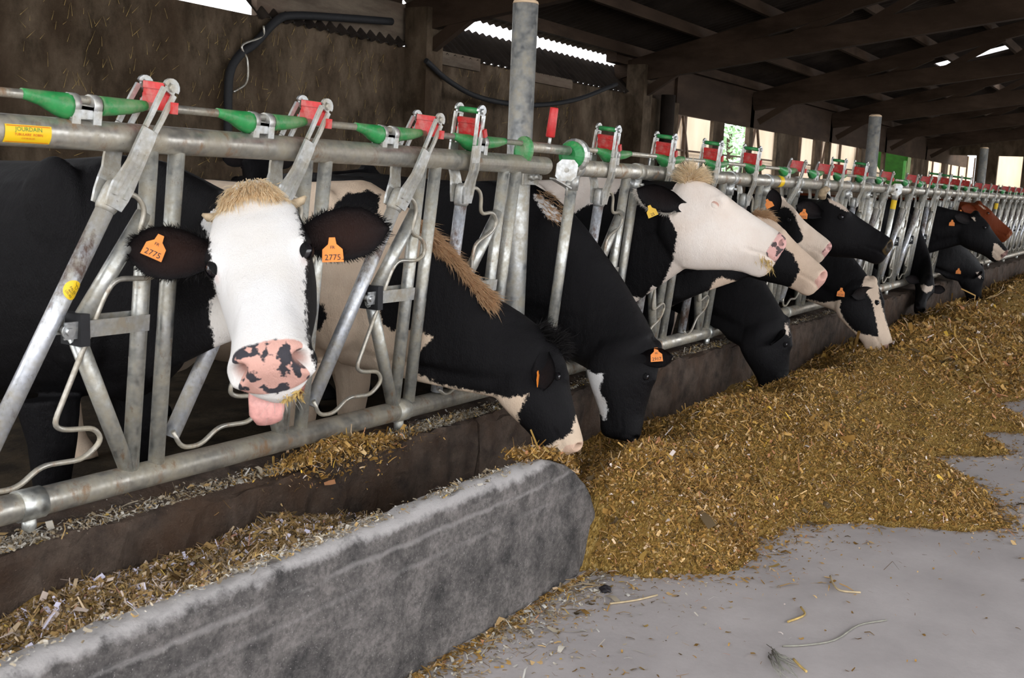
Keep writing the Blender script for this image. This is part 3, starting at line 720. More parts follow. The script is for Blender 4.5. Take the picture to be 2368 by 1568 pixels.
# end uprights of panels 2-4 and the rail collars
for root, base, x in ((p2, b2, 4.25), (p3, b3, 10.5), (p4, b4, 16.78)):
    padd(root, base, 'end_upright', MB().tube([FP(x, 0), FP(x, HT)], RP+.002, 12), M['galv'])
    mb = MB().tube([FP(x-.03, HT), FP(x+.03, HT)], RT+.006, 18).tube([FP(x, HT-.03), FP(x, HT-.10)], RP+.006, 12)
    padd(root, base, 'collar', mb, M['galv_clean'])
for root, base, S in ((p2, b2, S2), (p3, b3, S3), (p4, b4, S4)):
    for s_ in S:
        mb = MB().tube([FP(s_-.026, HT), FP(s_+.026, HT)], RT+.006, 16).tube([FP(s_, HT-.03), FP(s_, HT-.10)], RP+.006, 12)
        mb.tube([FP(s_, HT-.06, .01), FP(s_, HT-.06, .045)], .009, 6); padd(root, base, 'collar', mb, M['galv_clean'])
# control head of panel 2 (and the drilled plate of panel 3)
HR = 1.052
padd(p2, b2, 'control_tube', MB().tube([FP(3.80, HR-.012, .0), FP(4.17, HR-.012, .0)], .021, 14), M['galv_rail'])
def disc(x, r, squash=1.0):
    mb = MB(); n = 20; vs = []
    for xx, k in ((x-.03, .55), (x-.012, 1), (x+.012, 1)):
        for i in range(n):
            a = 2*math.pi*i/n; vs.append(FP(xx, HR-.03+r*k*math.sin(a)*1.0, r*k*squash*math.cos(a)))
    fs = [(j*n+i, j*n+(i+1) % n, (j+1)*n+(i+1) % n, (j+1)*n+i) for j in range(2) for i in range(n)]
    fs += [tuple(range(n))[::-1], tuple(2*n+i for i in range(n))]; return mb.add(vs, fs)
padd(p2, b2, 'cam_disc', disc(3.80, .060, .7), M['green']); padd(p2, b2, 'cam_disc', disc(4.21, .062), M['green'])
padd(p2, b2, 'cam_backplate', disc(4.236, .074), M['galv_clean'])
padd(p2, b2, 'cam_bracket', MB().box(FP(4.24, HT+.02, .0), (.01, .06, .10)), M['galv_clean'])
padd(p2, b2, 'control_lever', MB().tube([FP(4.10, HR-.03, -.06), FP(4.10, HR+.06, -.06)], .008, 8), M['galv_clean'])
padd(p2, b2, 'lever_grip', MB().tube([FP(4.10, HR+.035, -.06), FP(4.10, HR+.04, -.06), FP(4.102, HR+.16, -.06), FP(4.102, HR+.165, -.06)], [.017, .021, .019, .016], 14), M['red'])
def drilled(x, h, s_=.085):
    mb = MB(); q = s_/2; c = [(-q*.7, -q), (q, -q), (q, q*.6), (q*.5, q), (-q*.7, q), (-q, q*.5)]
    n = 12; ring = [(.011*math.cos(2*math.pi*i/n), .011*math.sin(2*math.pi*i/n)) for i in range(n)]
    outer = []
    for a, b in ring:
        th = math.atan2(b, a); dx, dy = math.cos(th), math.sin(th); outer.append((dx*min(q/abs(dx) if dx else 9, q/abs(dy) if dy else 9, q*1.22), dy*min(q/abs(dx) if dx else 9, q/abs(dy) if dy else 9, q*1.22)))
    R = unit([-.8, -.6, 0]); T_ = unit([.6, -.8, 0]); P0 = FP(x, h, .02); vs = []
    for o_ in (0, .008):
        for ring_ in (ring, outer):
            for a, b in ring_: vs.append(P0+T_*a+UU*b+R*o_)
    fs = []
    for k, fl in ((0, 1), (2*n, -1)):
        for i in range(n):
            f = (k+i, k+(i+1) % n, k+n+(i+1) % n, k+n+i); fs.append(f if fl > 0 else f[::-1])
    for i in range(n): fs.append((n+i, n+(i+1) % n, 3*n+(i+1) % n, 3*n+i)); fs.append((i, 2*n+i, 2*n+(i+1) % n, (i+1) % n))
    return mb.add(vs, fs)
padd(p2, b2, 'drilled_plate', drilled(4.145, HT-.012, .095), M['galv_clean']); padd(p3, b3, 'drilled_plate', drilled(10.40, HT, .11), M['galv_clean'])
hg = MB().bar(FP(4.02, HT-.05, .03), FP(4.13, HT-.085, .05), .04, .007, UU).tube([FP(4.12, HT-.12, .05), FP(4.12, HT-.055, .05)], .007, 6).tube([FP(4.12, HT-.075, .05), FP(4.12, HT-.063, .05)], .014, 6)
padd(p2, b2, 'hinge_strap', hg, M['galv_clean'])
# stickers
def on_tube(a_fn, r, me, sx, name, mat, parent, base, ang0=0.):
    """wrap a flat text/patch mesh (x along, y around) on a tube given by point/axes function"""
    co = np.array([v.co[:] for v in me.vertices]); P, t, nrm, b = a_fn
    out = []
    for x, y, _ in co:
        th = ang0+y/r; out.append(P+t*x+r*(math.cos(th)*nrm+math.sin(th)*b))
    out = np.array(out)-base
    m2 = me.copy(); m2.vertices.foreach_set('co', out.ravel().astype('f')); m2.update(); m2.materials.clear()
    return obj(name, m2, mat, parent)
def patch(wd, ht, nx=4, ny=8, rnd=False):
    mb = MB(); vs = []
    if rnd:
        n = 24; vs = [(0, 0, 0)]
        for rr in (.33, .66, 1): vs += [(wd/2*rr*math.cos(2*math.pi*i/n), wd/2*rr*math.sin(2*math.pi*i/n), 0) for i in range(n)]
        fs = [(0, 1+i, 1+(i+1) % n) for i in range(n)]+[(1+k*n+i, 1+(k+1)*n+i, 1+(k+1)*n+(i+1) % n, 1+k*n+(i+1) % n) for k in range(2) for i in range(n)]
        return mb.add(vs, fs, True).mesh('patch')
    for i in range(nx+1):
        for j in range(ny+1): vs.append((wd*(i/nx-.5), ht*(j/ny-.5), 0))
    return mb.add(vs, [(i*(ny+1)+j, (i+1)*(ny+1)+j, (i+1)*(ny+1)+j+1, i*(ny+1)+j+1) for i in range(nx) for j in range(ny)], True).mesh('patch')
ax = (FP(1.535, HT), V3(1, 0, 0), -NN, UU)
st_ = on_tube(ax, RT+.0012, patch(.12, .046), 1, 'maker_sticker', M['yellow'], p1, b1, -.15)
for s_, y, sz, mt in (('JOURDAIN', .0125, .0145, 'green_ink'), ('TUBULAIRE  ROBIN', .0, .0085, 'red_ink'), ('COURCELLES', -.0095, .0058, 'red_ink')):
    tm = text_mesh(s_, sz)
    for v in tm.vertices: v.co.y += y
    on_tube(ax, RT+.0020, tm, 1, 'sticker_text', M[mt], st_, V3(0, 0, 0), -.15).location = (0, 0, 0)
for ch in st_.children:      # children are given in panel space
    me = ch.data
    co = np.array([v.co[:] for v in me.vertices])-b1; me.vertices.foreach_set('co', co.ravel().astype('f')); me.update()
fr = MB()
for (a, b, c, d) in ((-.055, .055, .0195, .021), (-.055, .055, -.021, -.0195)):
    fr.add([(a, c, 0), (b, c, 0), (b, d, 0), (a, d, 0)], [(0, 1, 2, 3)])
for (a, b) in ((-.0565, -.055), (.055, .0565)): fr.add([(a, -.021, 0), (b, -.021, 0), (b, .021, 0), (a, .021, 0)], [(0, 1, 2, 3)])
on_tube(ax, RT+.0018, fr.mesh('frame'), 1, 'sticker_border', M['red_ink'], st_, b1, -.15)
# round sticker on the second swing arm (the one whose pivot shows by the first cow)
arm_t = unit(FP(-.192, .835)-FP(-.555, .10)); pc = FP(2.006-.322, .572, 0); nrm = -NN
bb = np.cross(nrm, arm_t)
tt = unit(V3(1, 0, 0)-nrm*nrm[0]); 
arm1 = [o for o in p1.children if o.name.startswith('swing_arm')][6]
th0 = 0
def on_arm(me, r, name, mat, parent, rotdeg=28):
    co = np.array([v.co[:] for v in me.vertices]); a = math.radians(rotdeg); out = []
    for x, y, _ in co:
        # x across, y along the arm (upright text is turned with the tube)
        u_, v_ = x*math.cos(a)+y*math.sin(a), -x*math.sin(a)+y*math.cos(a)
        th = u_/r; out.append(pc+arm_t*v_+r*(math.cos(th)*nrm+math.sin(th)*(-bb if (bb@tt) < 0 else bb)))
    out = np.array(out)-V3(2.006, 0, 0); m2 = me.copy(); m2.vertices.foreach_set('co', out.ravel().astype('f')); m2.update(); m2.materials.clear()
    return obj(name, m2, mat, parent)
on_arm(patch(.052, .052, rnd=True), .0257, 'round_sticker', M['yellow'], arm1)
for s_, y in (('PALIER', -.001), ('ANTI', -.0085), ('USURE', -.016)):
    tm = text_mesh(s_, .0085)
    for v in tm.vertices: v.co.y += y
    on_arm(tm, .0262, 'sticker_text', M['ink'], arm1)
bh = MB()
pts = [(-.013, .020), (-.009, .015), (-.006, .014), (0, .0145), (.006, .014), (.009, .015), (.013, .020)]
for a, b in zip(pts[:-1], pts[1:]): bh.add([(a[0], a[1], 0), (b[0], b[1], 0), (b[0], b[1]+.0012, 0), (a[0], a[1]+.0012, 0)], [(0, 1, 2, 3)])
pts = [(-.005, .014), (-.003, .006), (.003, .006), (.005, .014)]
for a, b in zip(pts[:-1], pts[1:]): bh.add([(a[0], a[1], 0), (b[0], b[1], 0), (b[0]+.001, b[1]+.0008, 0), (a[0]+.001, a[1]+.0008, 0)], [(0, 1, 2, 3)])
on_arm(bh.mesh('bull'), .0262, 'sticker_emblem', M['ink'], arm1)
# yellow stickers further along
for root, base, x, h in ((p3, b3, 10.5, .78), (p4, b4, 16.78, .78)):
    padd(root, base, 'yellow_sticker', MB().tube([FP(x, h), FP(x, h+.16)], RP+.003, 12, False), M['yellow'])
padd(p2, b2, 'yellow_sticker', MB().tube([FP(7.02, HT), FP(7.10, HT)], RT+.0015, 18, False), M['yellow'])
# posts
for x, zt, lab in ((4.15, 2.235, 'tall thick galvanised post behind the black cow tagged 2917'), (10.41, 2.19, 'galvanised post with rusty cap behind the black horned cow'), (16.67, 2.19, 'galvanised post standing behind the brown cow')):
    po = empty('round_post', (x, .135, .05)); tag(po, lab, 'post', 'round posts behind the feed fence')
    MB().tube([(0, 0, 0), (0, 0, zt-.05)], .057, 24).build('shaft', M['galv_clean'], po)
    MB().tube([(0, 0, zt-.052), (0, 0, zt-.04), (0, 0, zt-.03)], [.059, .055, .038], 24).build('cap', plain('rusty_cap', (.55, .40, .26), .7), po)
    MB().tube([(0, -.05, HT+ZB-.12), (0, -.11, HT+ZB-.10)], .012, 8).box((0, -.066, HT+ZB-.08), (.13, .008, .12)).tube([(-.02, -.068, 1.42), (-.02, -.095, 1.42)], .012, 6).tube([(.045, -.068, 1.42), (.045, -.095, 1.42)], .012, 6).build('clamp', M['galv_clean'], po)
# rear rail across the pen (grey bar showing above the fence further along)
o = MB().tube([(12.8, 2.5, 1.528), (30, 2.5, 1.528)], .035, 12).tube([(15.2, 2.5, 1.528), (15.2, 2.5, 0.02)], .035, 12).tube([(20, 2.5, 1.528), (20, 2.5, 0.02)], .035, 12).tube([(26, 2.5, 1.528), (26, 2.5, 0.02)], .035, 12).build('cubicle_rail', M['galv_rail'])
tag(o, 'grey tubular rail running across the pen behind the cows', 'rail')

# ================================================================== COWS
HEAD = np.array([  # a, top, w1, n1, w2, n2, w3, n3, bot
 (-.035, -.060, .045, -.07, .070, -.12, .062, -.20, -.25),
 (.000, -.004, .070, -.016, .098, -.075, .088, -.230, -.305),
 (.060, .008, .090, -.004, .112, -.065, .096, -.262, -.345),
 (.130, .012, .094, .004, .122, -.055, .102, -.272, -.362),
 (.200, .006, .084, -.002, .124, -.060, .102, -.262, -.352),
 (.270, .000, .070, -.012, .112, -.085, .100, -.238, -.325),
 (.340, -.004, .060, -.016, .099, -.098, .092, -.208, -.288),
 (.410, -.008, .055, -.020, .090, -.100, .081, -.182, -.252),
 (.470, -.010, .060, -.022, .093, -.096, .076, -.168, -.232),
 (.520, -.014, .068, -.028, .100, -.094, .074, -.162, -.226),
 (.548, -.022, .066, -.036, .095, -.096, .068, -.156, -.216),
 (.564, -.036, .054, -.050, .078, -.098, .056, -.150, -.200),
 (.574, -.060, .034, -.070, .048, -.100, .036, -.138, -.170)])
def ring_from(ctrl, n=8):
    """closed Catmull-Rom through control points (k,2)"""
    k = len(ctrl); out = []
    for i in range(k):
        a, b, c, d = ctrl[i-1], ctrl[i], ctrl[(i+1) % k], ctrl[(i+2) % k]
        for j in range(n):
            t = j/n; out.append(.5*((2*b)+(c-a)*t+(2*a-5*b+4*c-d)*t*t+(3*b-a-3*c+d)*t**3))
    return np.array(out)
def loft(mb, rings):
    n = len(rings[0]); m = len(rings); vs = np.concatenate(rings)
    fs = [(i*n+k, i*n+(k+1) % n, (i+1)*n+(k+1) % n, (i+1)*n+k) for i in range(m-1) for k in range(n)]
    fs += [tuple(range(n))[::-1], tuple((m-1)*n+k for k in range(n))]
    mb.add(vs, fs)
def ell_ring(c, u_, s_, hh, hw, n=28, e=2.3):
    th = np.arange(n)*2*math.pi/n; cs, sn = np.cos(th), np.sin(th)
    return c+np.outer(np.sign(cs)*np.abs(cs)**(2/e)*hh, u_)+np.outer(np.sign(sn)*np.abs(sn)**(2/e)*hw, s_)
def ellipsoid(mb, c, ax_, n=14):
    rings = []
    for i in range(1, n):
        a = math.pi*i/n; rings.append(ell_ring(np.asarray(c)+ax_[2]*math.cos(a), ax_[0]*math.sin(a)/max(1e-6, np.linalg.norm(ax_[0])), ax_[1]*math.sin(a)/max(1e-6, np.linalg.norm(ax_[1])), np.linalg.norm(ax_[0]), np.linalg.norm(ax_[1]), 16, 2))
    loft(mb, rings)
def poly_sd(pts, poly):
    """signed distance in pixels, + inside"""
    P = np.array(poly, float); Q = np.roll(P, -1, 0); d = np.full(len(pts), 1e9); ins = np.zeros(len(pts), bool)
    x, y = pts[:, 0], pts[:, 1]
    for a, b in zip(P, Q):
        ab = b-a; t = np.clip(((x-a[0])*ab[0]+(y-a[1])*ab[1])/(ab@ab+1e-9), 0, 1)
        d = np.minimum(d, np.hypot(x-a[0]-t*ab[0], y-a[1]-t*ab[1]))
        c = ((a[1] > y) != (b[1] > y))
        with np.errstate(divide='ignore', invalid='ignore'): xi = (b[0]-a[0])*(y-a[1])/(b[1]-a[1]+1e-12)+a[0]
        ins ^= c & (x < xi)
    return np.where(ins, d, -d)
FLOORP = .05
def solve_muzzle(P, px, L, far=0.5):
    r = unit(ray(px)); w_ = CAM-P; b = r@w_; dd = b*b-(w_@w_-L*L)
    if dd < 0: t = -b
    else: t = -b-math.sqrt(dd)+2*math.sqrt(dd)*far
    return CAM+t*r
def ear_axes(dr, wd):
    """ear length / width / open-side directions; given as (right, up, towards the alley viewer)"""
    E3 = np.stack([MM[:, 0], MM[:, 1], -MM[:, 2]]); d = unit(np.asarray(dr)@E3); wv = np.asarray(wd)@E3; wv = unit(wv-d*(wv@d)); fn = np.cross(d, wv)
    return d, wv, (fn if fn@(-MM[:, 2]) > 0 else -fn)
def squeeze(co, xl, S, st):
    """the neck is pressed between the fixed upright and the swing arm where it passes the fence"""
    r_ = co-np.array([0, 0, ZB]); off = -(r_@NN); h = r_@UU
    xr = lambda hh: np.full_like(hh, S-.335-.044) if st == 'shut' else S-.192-(.835-np.clip(hh, .10, .835))*.494-.029
    w = np.where(off > 0, np.clip((.30-off)/.21, 0, 1), np.clip((.22+off)/.13, 0, 1)); w = w*w*(3-2*w)
    slab = (np.abs(off) < .085) & (h > -.05) & (h < .93)
    if slab.sum() < 10: return co
    hb = np.arange(-.02, .94, .03); cs, ws, hs = [], [], []
    for q in hb:
        m = slab & (np.abs(h-q) < .025)
        if m.sum() > 3: cs.append((co[m, 0].max()+co[m, 0].min())/2); ws.append(max(.03, np.ptp(co[m, 0]))); hs.append(q)
    if not hs: return co
    sm_ = lambda v: np.convolve(np.pad(np.array(v), 2, mode='edge'), np.ones(5)/5, 'valid')
    mx_ = lambda v: np.array([max(v[max(0, i-2):i+3]) for i in range(len(v))])
    c = np.interp(h, hs, sm_(cs)); wd = np.interp(h, hs, sm_(mx_(ws))); lo = xl+.0235+.003; hi = np.maximum(xr(h)-.003, lo+.06)
    wn = np.minimum(wd, hi-lo); cn = np.clip(c, lo+wn/2, hi-wn/2); xn = cn+(co[:, 0]-c)*wn/wd
    xn = np.where(slab, np.clip(xn, lo, hi), xn)
    out = co.copy(); out[:, 0] = co[:, 0]*(1-w)+xn*w
    w2 = np.clip((.13-np.abs(off))/.08, 0, 1)*((h > -.25) & (h < .06)); out += np.outer(np.maximum(0, .034-h)*w2, UU)
    return out
def cow(label, poll, muzzle, side, withers, bodydir=(0, -1, 0), vox=.014, base='black', white=(), black=(), mat=None, k=None, jaw=1.0,
        ears=None, earw=1.0, tags=(), eye_open=True, hair=None, group='dairy cows at the feed fence', extra=None, wh=1.0, length=1.45, horn=False, neckup=.04, ear_white=False, skinlo=.515, eyepink=False, dewlap=1.0, eye_white=False, gapx=None, earb=(.07, -.10, .10), earl=.205, eye_n=-.072, eye_a=.182, neckw=1.0, throat=1.0, earin=.25, brisket=0., skinw=.12, gap=None):
    P = np.asarray(poll, float); Q = np.asarray(muzzle, float); W = np.asarray(withers, float); bd = unit(bodydir)
    a = unit(Q-P-0); s_ = side[0]*MM[:, 2]+side[1]*MM[:, 0]+side[2]*MM[:, 1]; s_ = unit(s_-a*(s_@a)); n_ = np.cross(a, s_)
    # the nose tip lies a little below the dorsal line: tilt so that the given pixel is the muzzle front
    k = k or np.linalg.norm(Q-P)/.57
    tl = math.atan2(-.09, .56); a, n_ = a*math.cos(tl)-n_*math.sin(tl), n_*math.cos(tl)+a*math.sin(tl)
    H = lambda aa, nn, ss=0.: P+k*(a*aa+n_*nn+s_*ss)
    mb = MB()
    rings = []
    av = np.concatenate([np.linspace(-.035, .52, 26), [.534, .548, .557, .564, .570, .574]])
    tab = [np.interp(av, HEAD[:, 0], HEAD[:, j]) for j in range(1, 9)]
    for i, aa in enumerate(av):
        top, w1, n1, w2, n2, w3, n3, bot = [t[i] for t in tab]
        dj = (jaw-1)*np.clip(aa/.2, .3, 1); n3 = n3*(1+dj*.8); bot = bot*(1+dj)
        c = np.array([(0, top), (w1, n1), (w2, n2), (w3, n3), (0, bot), (-w3, n3), (-w2, n2), (-w1, n1)])
        r2 = ring_from(c, 5); rings.append(np.array([H(aa, q[1], q[0]) for q in r2]))
    loft(mb, rings)
    for sg in (-1, 1):          # brow ridge and cheek
        ellipsoid(mb, H(.185, -.035, sg*.095), (n_*k*.034, s_*k*.036, a*k*.05))
        ellipsoid(mb, H(.17, -.19, sg*.055), (n_*k*.085, s_*k*.04, a*k*.11))
        ellipsoid(mb, H(.515, -.075, sg*.055), (n_*k*.04, s_*k*.034, a*k*.045))
    ellipsoid(mb, H(.01, .0, 0), (n_*k*.035, s_*k*.07, a*k*.05))       # poll
    # neck and trunk
    base_c = H(.06, -.145); sc = W+bd*.10+V3(0, 0, -.35*wh)
    d0 = sc-base_c
    mid = (base_c+sc)/2+V3(0, 0, neckup)-a*.05
    if gapx is not None: mid[0] = 2*gapx-.5*(base_c[0]+sc[0])
    lat = unit(np.cross(bd, [0, 0, 1.])); lat = lat if lat @ s_ > 0 else -lat
    rings = []
    for t in np.linspace(0, 1, 14):
        c = (1-t)**2*base_c+2*t*(1-t)*mid+t*t*sc
        tg = unit(2*(1-t)*(mid-base_c)+2*t*(sc-mid))
        if t > .75: tg = unit(tg*(1-t)*4+(-bd)*(t-.75)*4)
        sl = s_*(1-t)+lat*t; sl = unit(sl-tg*(sl@tg)); up = np.cross(sl, tg)
        if up[2] < 0 and abs(tg[2]) < .95: up = -up
        hh = np.interp(t, [0, .25, .6, 1], [.135, .175, .262*dewlap, .36])*wh; hw = np.interp(t, [0, .25, .6, 1], [.095, .098*neckw, .108*neckw, .205])*wh
        rings.append(ell_ring(c, up, sl, hh, hw, 28, 2.15))
    for dist, hh, hw, dz in ((.12, .37, .25, -.005), (.32, .385, .275, -.02), (.6, .395, .305, -.025), (.9, .39, .315, -.02), (1.15, .35, .30, -.005), (1.35, .29, .27, 0), (length+.02, .22, .24, -.015), (length+.14, .12, .15, -.06)):
        c = W-bd*dist*(length/1.45)+V3(0, 0, dz-hh*wh); rings.append(ell_ring(c, V3(0, 0, 1), lat, hh*wh, hw*wh, 28, 2.25))
    loft(mb, rings)
    J_0 = H(.13, -.265*jaw); B_0 = W+bd*.06+V3(0, 0, -.58*wh-brisket); K_0 = (J_0+B_0)/2
    if gapx is not None: K_0[0] = gapx
    rings = []
    for t in np.linspace(0, 1, 10):                                  # throat and dewlap
        c = (1-t)**2*J_0+2*t*(1-t)*K_0+t*t*B_0; tg = unit(B_0-J_0); sl = s_*(1-t)+lat*t; sl = unit(sl-tg*(sl@tg)); up = np.cross(sl, tg)
        rings.append(ell_ring(c, up, sl, np.interp(t, [0, .5, 1], [.075, .12, .17])*throat, np.interp(t, [0, .5, 1], [.055, .068*neckw, .14]), 20, 2))
    loft(mb, rings)
    for sg in (-1, 1):
        ellipsoid(mb, W-bd*.02+lat*sg*.15*wh+V3(0, 0, -.24), (V3(0, 0, .24), lat*.075, bd*.17))        # scapula
        ellipsoid(mb, W+bd*.06+lat*sg*.13*wh+V3(0, 0, -.50), (V3(0, 0, .18), lat*.09, bd*.15))        # point of shoulder
        ellipsoid(mb, W-bd*(length-.28)+lat*sg*.23+V3(0, 0, -.08), (V3(0, 0, .06), lat*.06, bd*.09))  # hook bone
        h = W[2]-FLOORP
        f0 = W-bd*.08+lat*sg*.16
        leg = [(0, h*.46, .10), (.02, h*.36, .075), (.01, h*.25, .055), (.012, h*.16, .037), (.005, h*.09, .036), (-.01, h*.06, .045), (.03, h*.025, .055), (.035, .0, .062)]
        pts = [np.array([f0[0], f0[1], FLOORP+z])+bd*x for x, z, r in leg]; mb.tube(pts, [r for *_, r in leg], 14)
        g0 = W-bd*(length-.05)+lat*sg*.17
        leg = [(.05, h*.62, .17), (.08, h*.50, .14), (-.02, h*.38, .075), (-.14, h*.31, .055), (-.12, h*.22, .042), (-.09, h*.10, .04), (-.07, h*.06, .047), (-.02, h*.022, .056), (-.015, .0, .062)]
        pts = [np.array([g0[0], g0[1], FLOORP+z])+bd*x for x, z, r in leg]; mb.tube(pts, [r for *_, r in leg], 14)
    ellipsoid(mb, W-bd*(length-.35)+V3(0, 0, -.80), (V3(0, 0, .14), lat*.17, bd*.22))                 # udder
    tl_ = W-bd*(length+.12)+V3(0, 0, -.06)
    mb.tube([tl_+bd*.05, tl_-bd*.05+V3(0, 0, -.06), tl_-bd*.07+V3(0, 0, -.5), tl_-bd*.06+V3(0, 0, -.78), tl_-bd*.06+V3(0, 0, -.98)], [.035, .03, .022, .03, .02], 8)
    # one continuous skin
    me = mb.mesh('tmp'); to = bpy.data.objects.new('tmp', me); COL.objects.link(to)
    rm = to.modifiers.new('r', 'REMESH'); rm.mode = 'VOXEL'; rm.voxel_size = vox
    sm = to.modifiers.new('s', 'SMOOTH'); sm.factor = .5; sm.iterations = max(3, int(.045/vox))
    dg = bpy.context.evaluated_depsgraph_get(); m2 = bpy.data.meshes.new_from_object(to.evaluated_get(dg))
    bpy.data.objects.remove(to); bpy.data.meshes.remove(me)
    nv = len(m2.vertices); co = np.empty(nv*3); m2.vertices.foreach_get('co', co); co = co.reshape(-1, 3)
    nf = len(m2.polygons); fq = np.empty(len(m2.loops), int); m2.loops.foreach_get('vertex_index', fq)
    ls = np.empty(nf, int); m2.polygons.foreach_get('loop_total', ls); bpy.data.meshes.remove(m2)
    fq = fq.reshape(-1, 4)
    if gap is not None: co = squeeze(co, *gap)
    # head-local coordinates
    def hl(co_): q = (co_-P)/k; return q@a, q@n_, q@s_
    A_, N_, S_ = hl(co)
    onhead = (A_ > -.05) & (A_ < .62) & (np.abs(S_) < .2) & (N_ > -.47*jaw) & (N_ < .12)
    # eyes: sit on the skin below the brow
    eyes = []
    for sg in (-1, 1):
        d = np.where(onhead & (S_*sg > .05), np.hypot(A_-eye_a, N_-eye_n), 9); i = np.argmin(d); eyes.append((co[i].copy(), unit(s_*sg+n_*(.45 if eye_n < -.05 else 1.0)+a*.12)))
    nostr = [(sg, .545, -.078, .052) for sg in (-1, 1)]
    hole = np.zeros(nv); pink = np.zeros(nv)
    for ce, sd_ in eyes:
        d = np.linalg.norm(co-ce, axis=1)/k; m = d < .07
        out = .004*np.exp(-((d-.030)/.012)**2)-.004*np.exp(-(d/.016)**2)
        co[m] += (k*out[m])[:, None]*sd_
        dc = np.linalg.norm(co-ce-k*(a*.034-n_*.004), axis=1)/k
        pink = np.maximum(pink, np.exp(-(dc/.014)**2)*(.75 if eyepink and eye_open else 0)*onhead)
    A_, N_, S_ = hl(co)
    for sg in (-1, 1):
        t0 = H(.560, -.062, sg*.080); i = np.argmin(np.linalg.norm(co-t0, axis=1)+9*~onhead); c0 = co[i].copy(); nd = unit(a*.65+s_*sg*.76)
        dv = (co-c0)/k; al = unit(n_*.75+a*.2-s_*sg*.62); al = unit(al-nd*(al@nd)); bt = np.cross(nd, al)
        dd = np.sqrt(((dv@al)/1.55)**2+(dv@bt)**2+((dv@nd)*.35)**2)/1.3; m = (dd < .05) & onhead
        co[m] -= (k*.034*np.exp(-(dd[m]/.0115)**2))[:, None]*nd
        co[m] += (k*.006*np.exp(-((dd[m]-.023)/.008)**2))[:, None]*nd
        hole = np.maximum(hole, np.where(onhead, np.exp(-(dd/.0115)**4), 0))
    mouth_n = -.142*(1+(jaw-1)*.6)-.03*np.clip((.50-A_)/.12, 0, 1)
    mg = np.exp(-((N_-mouth_n)/.007)**2)*np.clip((A_-.40)/.04, 0, 1)*onhead
    cen = P+k*(np.outer(A_, a)+np.outer(mouth_n, n_)); cd = co-cen; cd /= np.linalg.norm(cd, axis=1)[:, None]+1e-9
    co -= (mg*k*.011)[:, None]*cd
    # muzzle skin
    skin = np.clip((A_-skinlo)/.03, 0, 1)*np.clip((N_/(1+(jaw-1)*.7)+.148)/.02, 0, 1)*np.clip((skinw-np.abs(S_))/.012, 0, 1)*onhead
    # ears as cupped leaves
    ev, ef, eear, ewhite = [], [], [], []
    ears = ears or [(-1, (-1, .1, .3), (.1, .9, .3)), (1, (.6, .2, -.9), (.1, .9, .3))]
    for sg, dr, wd in ears:
        base_e = H(earb[0], earb[1], sg*earb[2]); d, wv, fn = ear_axes(dr, wd)
        nt_, nv_ = 13, 9
        for lay in (0, 1):
            for i in range(nt_):
                t = i/(nt_-1); wdt = .064*earw*(np.interp(t, [0, .12, .3, .55, .75, .9, 1], [.42, .55, .86, 1, .86, .52, .06]))
                for j in range(nv_):
                    v = j/(nv_-1)*2-1; cup = .030*(1-t*.6)*(v*v)+.012*math.sin(t*3)
                    p = base_e+k*(d*(t*earl-.02)+wv*v*wdt*(1-.12*(1-t))+fn*(cup-lay*.011*(1-v*v*.8)*(1-t*.5)))
                    ev.append(p); eear.append((1-v*v)*np.clip(math.sin(t*3.0), 0, 1)*earin if lay == 0 else 0); ewhite.append(v)
        b = nv+len(ev)-2*nt_*nv_; g = nt_*nv_
        for i in range(nt_-1):
            for j in range(nv_-1):
                q = (b+i*nv_+j, b+i*nv_+j+1, b+(i+1)*nv_+j+1, b+(i+1)*nv_+j); ef.append(q); ef.append(tuple(x+g for x in q[::-1]))
            for j in (0, nv_-1):
                ef.append((b+i*nv_+j, b+(i+1)*nv_+j, b+g+(i+1)*nv_+j, b+g+i*nv_+j))
        for j in range(nv_-1): ef.append((b+(nt_-1)*nv_+j, b+(nt_-1)*nv_+j+1, b+g+(nt_-1)*nv_+j+1, b+g+(nt_-1)*nv_+j))
    n_ear = len(ev); lidc = []; lidp = []
    for ce, sd_ in eyes:
        fwd = unit(a-sd_*(a@sd_)); upv = unit(n_*.9-a*.25); upv = unit(upv-sd_*(upv@sd_)-fwd*(upv@fwd)); ec = ce-sd_*(.010 if eye_open else .016)*k
        wcol = .3 if eye_white else -.3
        for lo_, hi_ in (((.30 if eye_open else .02), 1.5), (-1.5, (-.38 if eye_open else -.02))):
            b0 = nv+len(ev); n1, n2_ = 6, 14
            for i in range(n1):
                ph = lo_+(hi_-lo_)*i/(n1-1)
                for j in range(n2_):
                    th = -1.65+3.3*j/(n2_-1); wd_ = 1.18
                    ev.append(ec+k*.0235*(sd_*math.cos(ph)*math.cos(th)+fwd*wd_*math.cos(ph)*math.sin(th)+upv*math.sin(ph))); eear.append(0); ewhite.append(0); lidc.append(wcol)
                    lidp.append((.8 if not eye_open else .0) if (eyepink and i in ((0, 1) if lo_ > -1 else (n1-1,))) else 0)
            ef += [(b0+i*n2_+j, b0+i*n2_+j+1, b0+(i+1)*n2_+j+1, b0+(i+1)*n2_+j) for i in range(n1-1) for j in range(n2_-1)]
    ev = np.array(ev); allv = np.concatenate([co, ev]); allf = np.concatenate([fq, np.array(ef)])
    # coat: signed distance (m) to the white patches, read along the sight line onto the skin
    px, dep = project(allv); mpx = dep/FPX
    coat = np.full(len(allv), .3 if base == 'white' else -.3)
    oh = np.concatenate([onhead, np.zeros(len(ev), bool)])
    A2, N2, S2_ = hl(allv); near_head = oh
    for zone, poly in white:
        sdm = poly_sd(px, poly)*mpx; z = near_head if zone == 'h' else (~near_head if zone == 'b' else np.ones(len(allv), bool))
        coat = np.where(z, np.maximum(coat, sdm), coat)
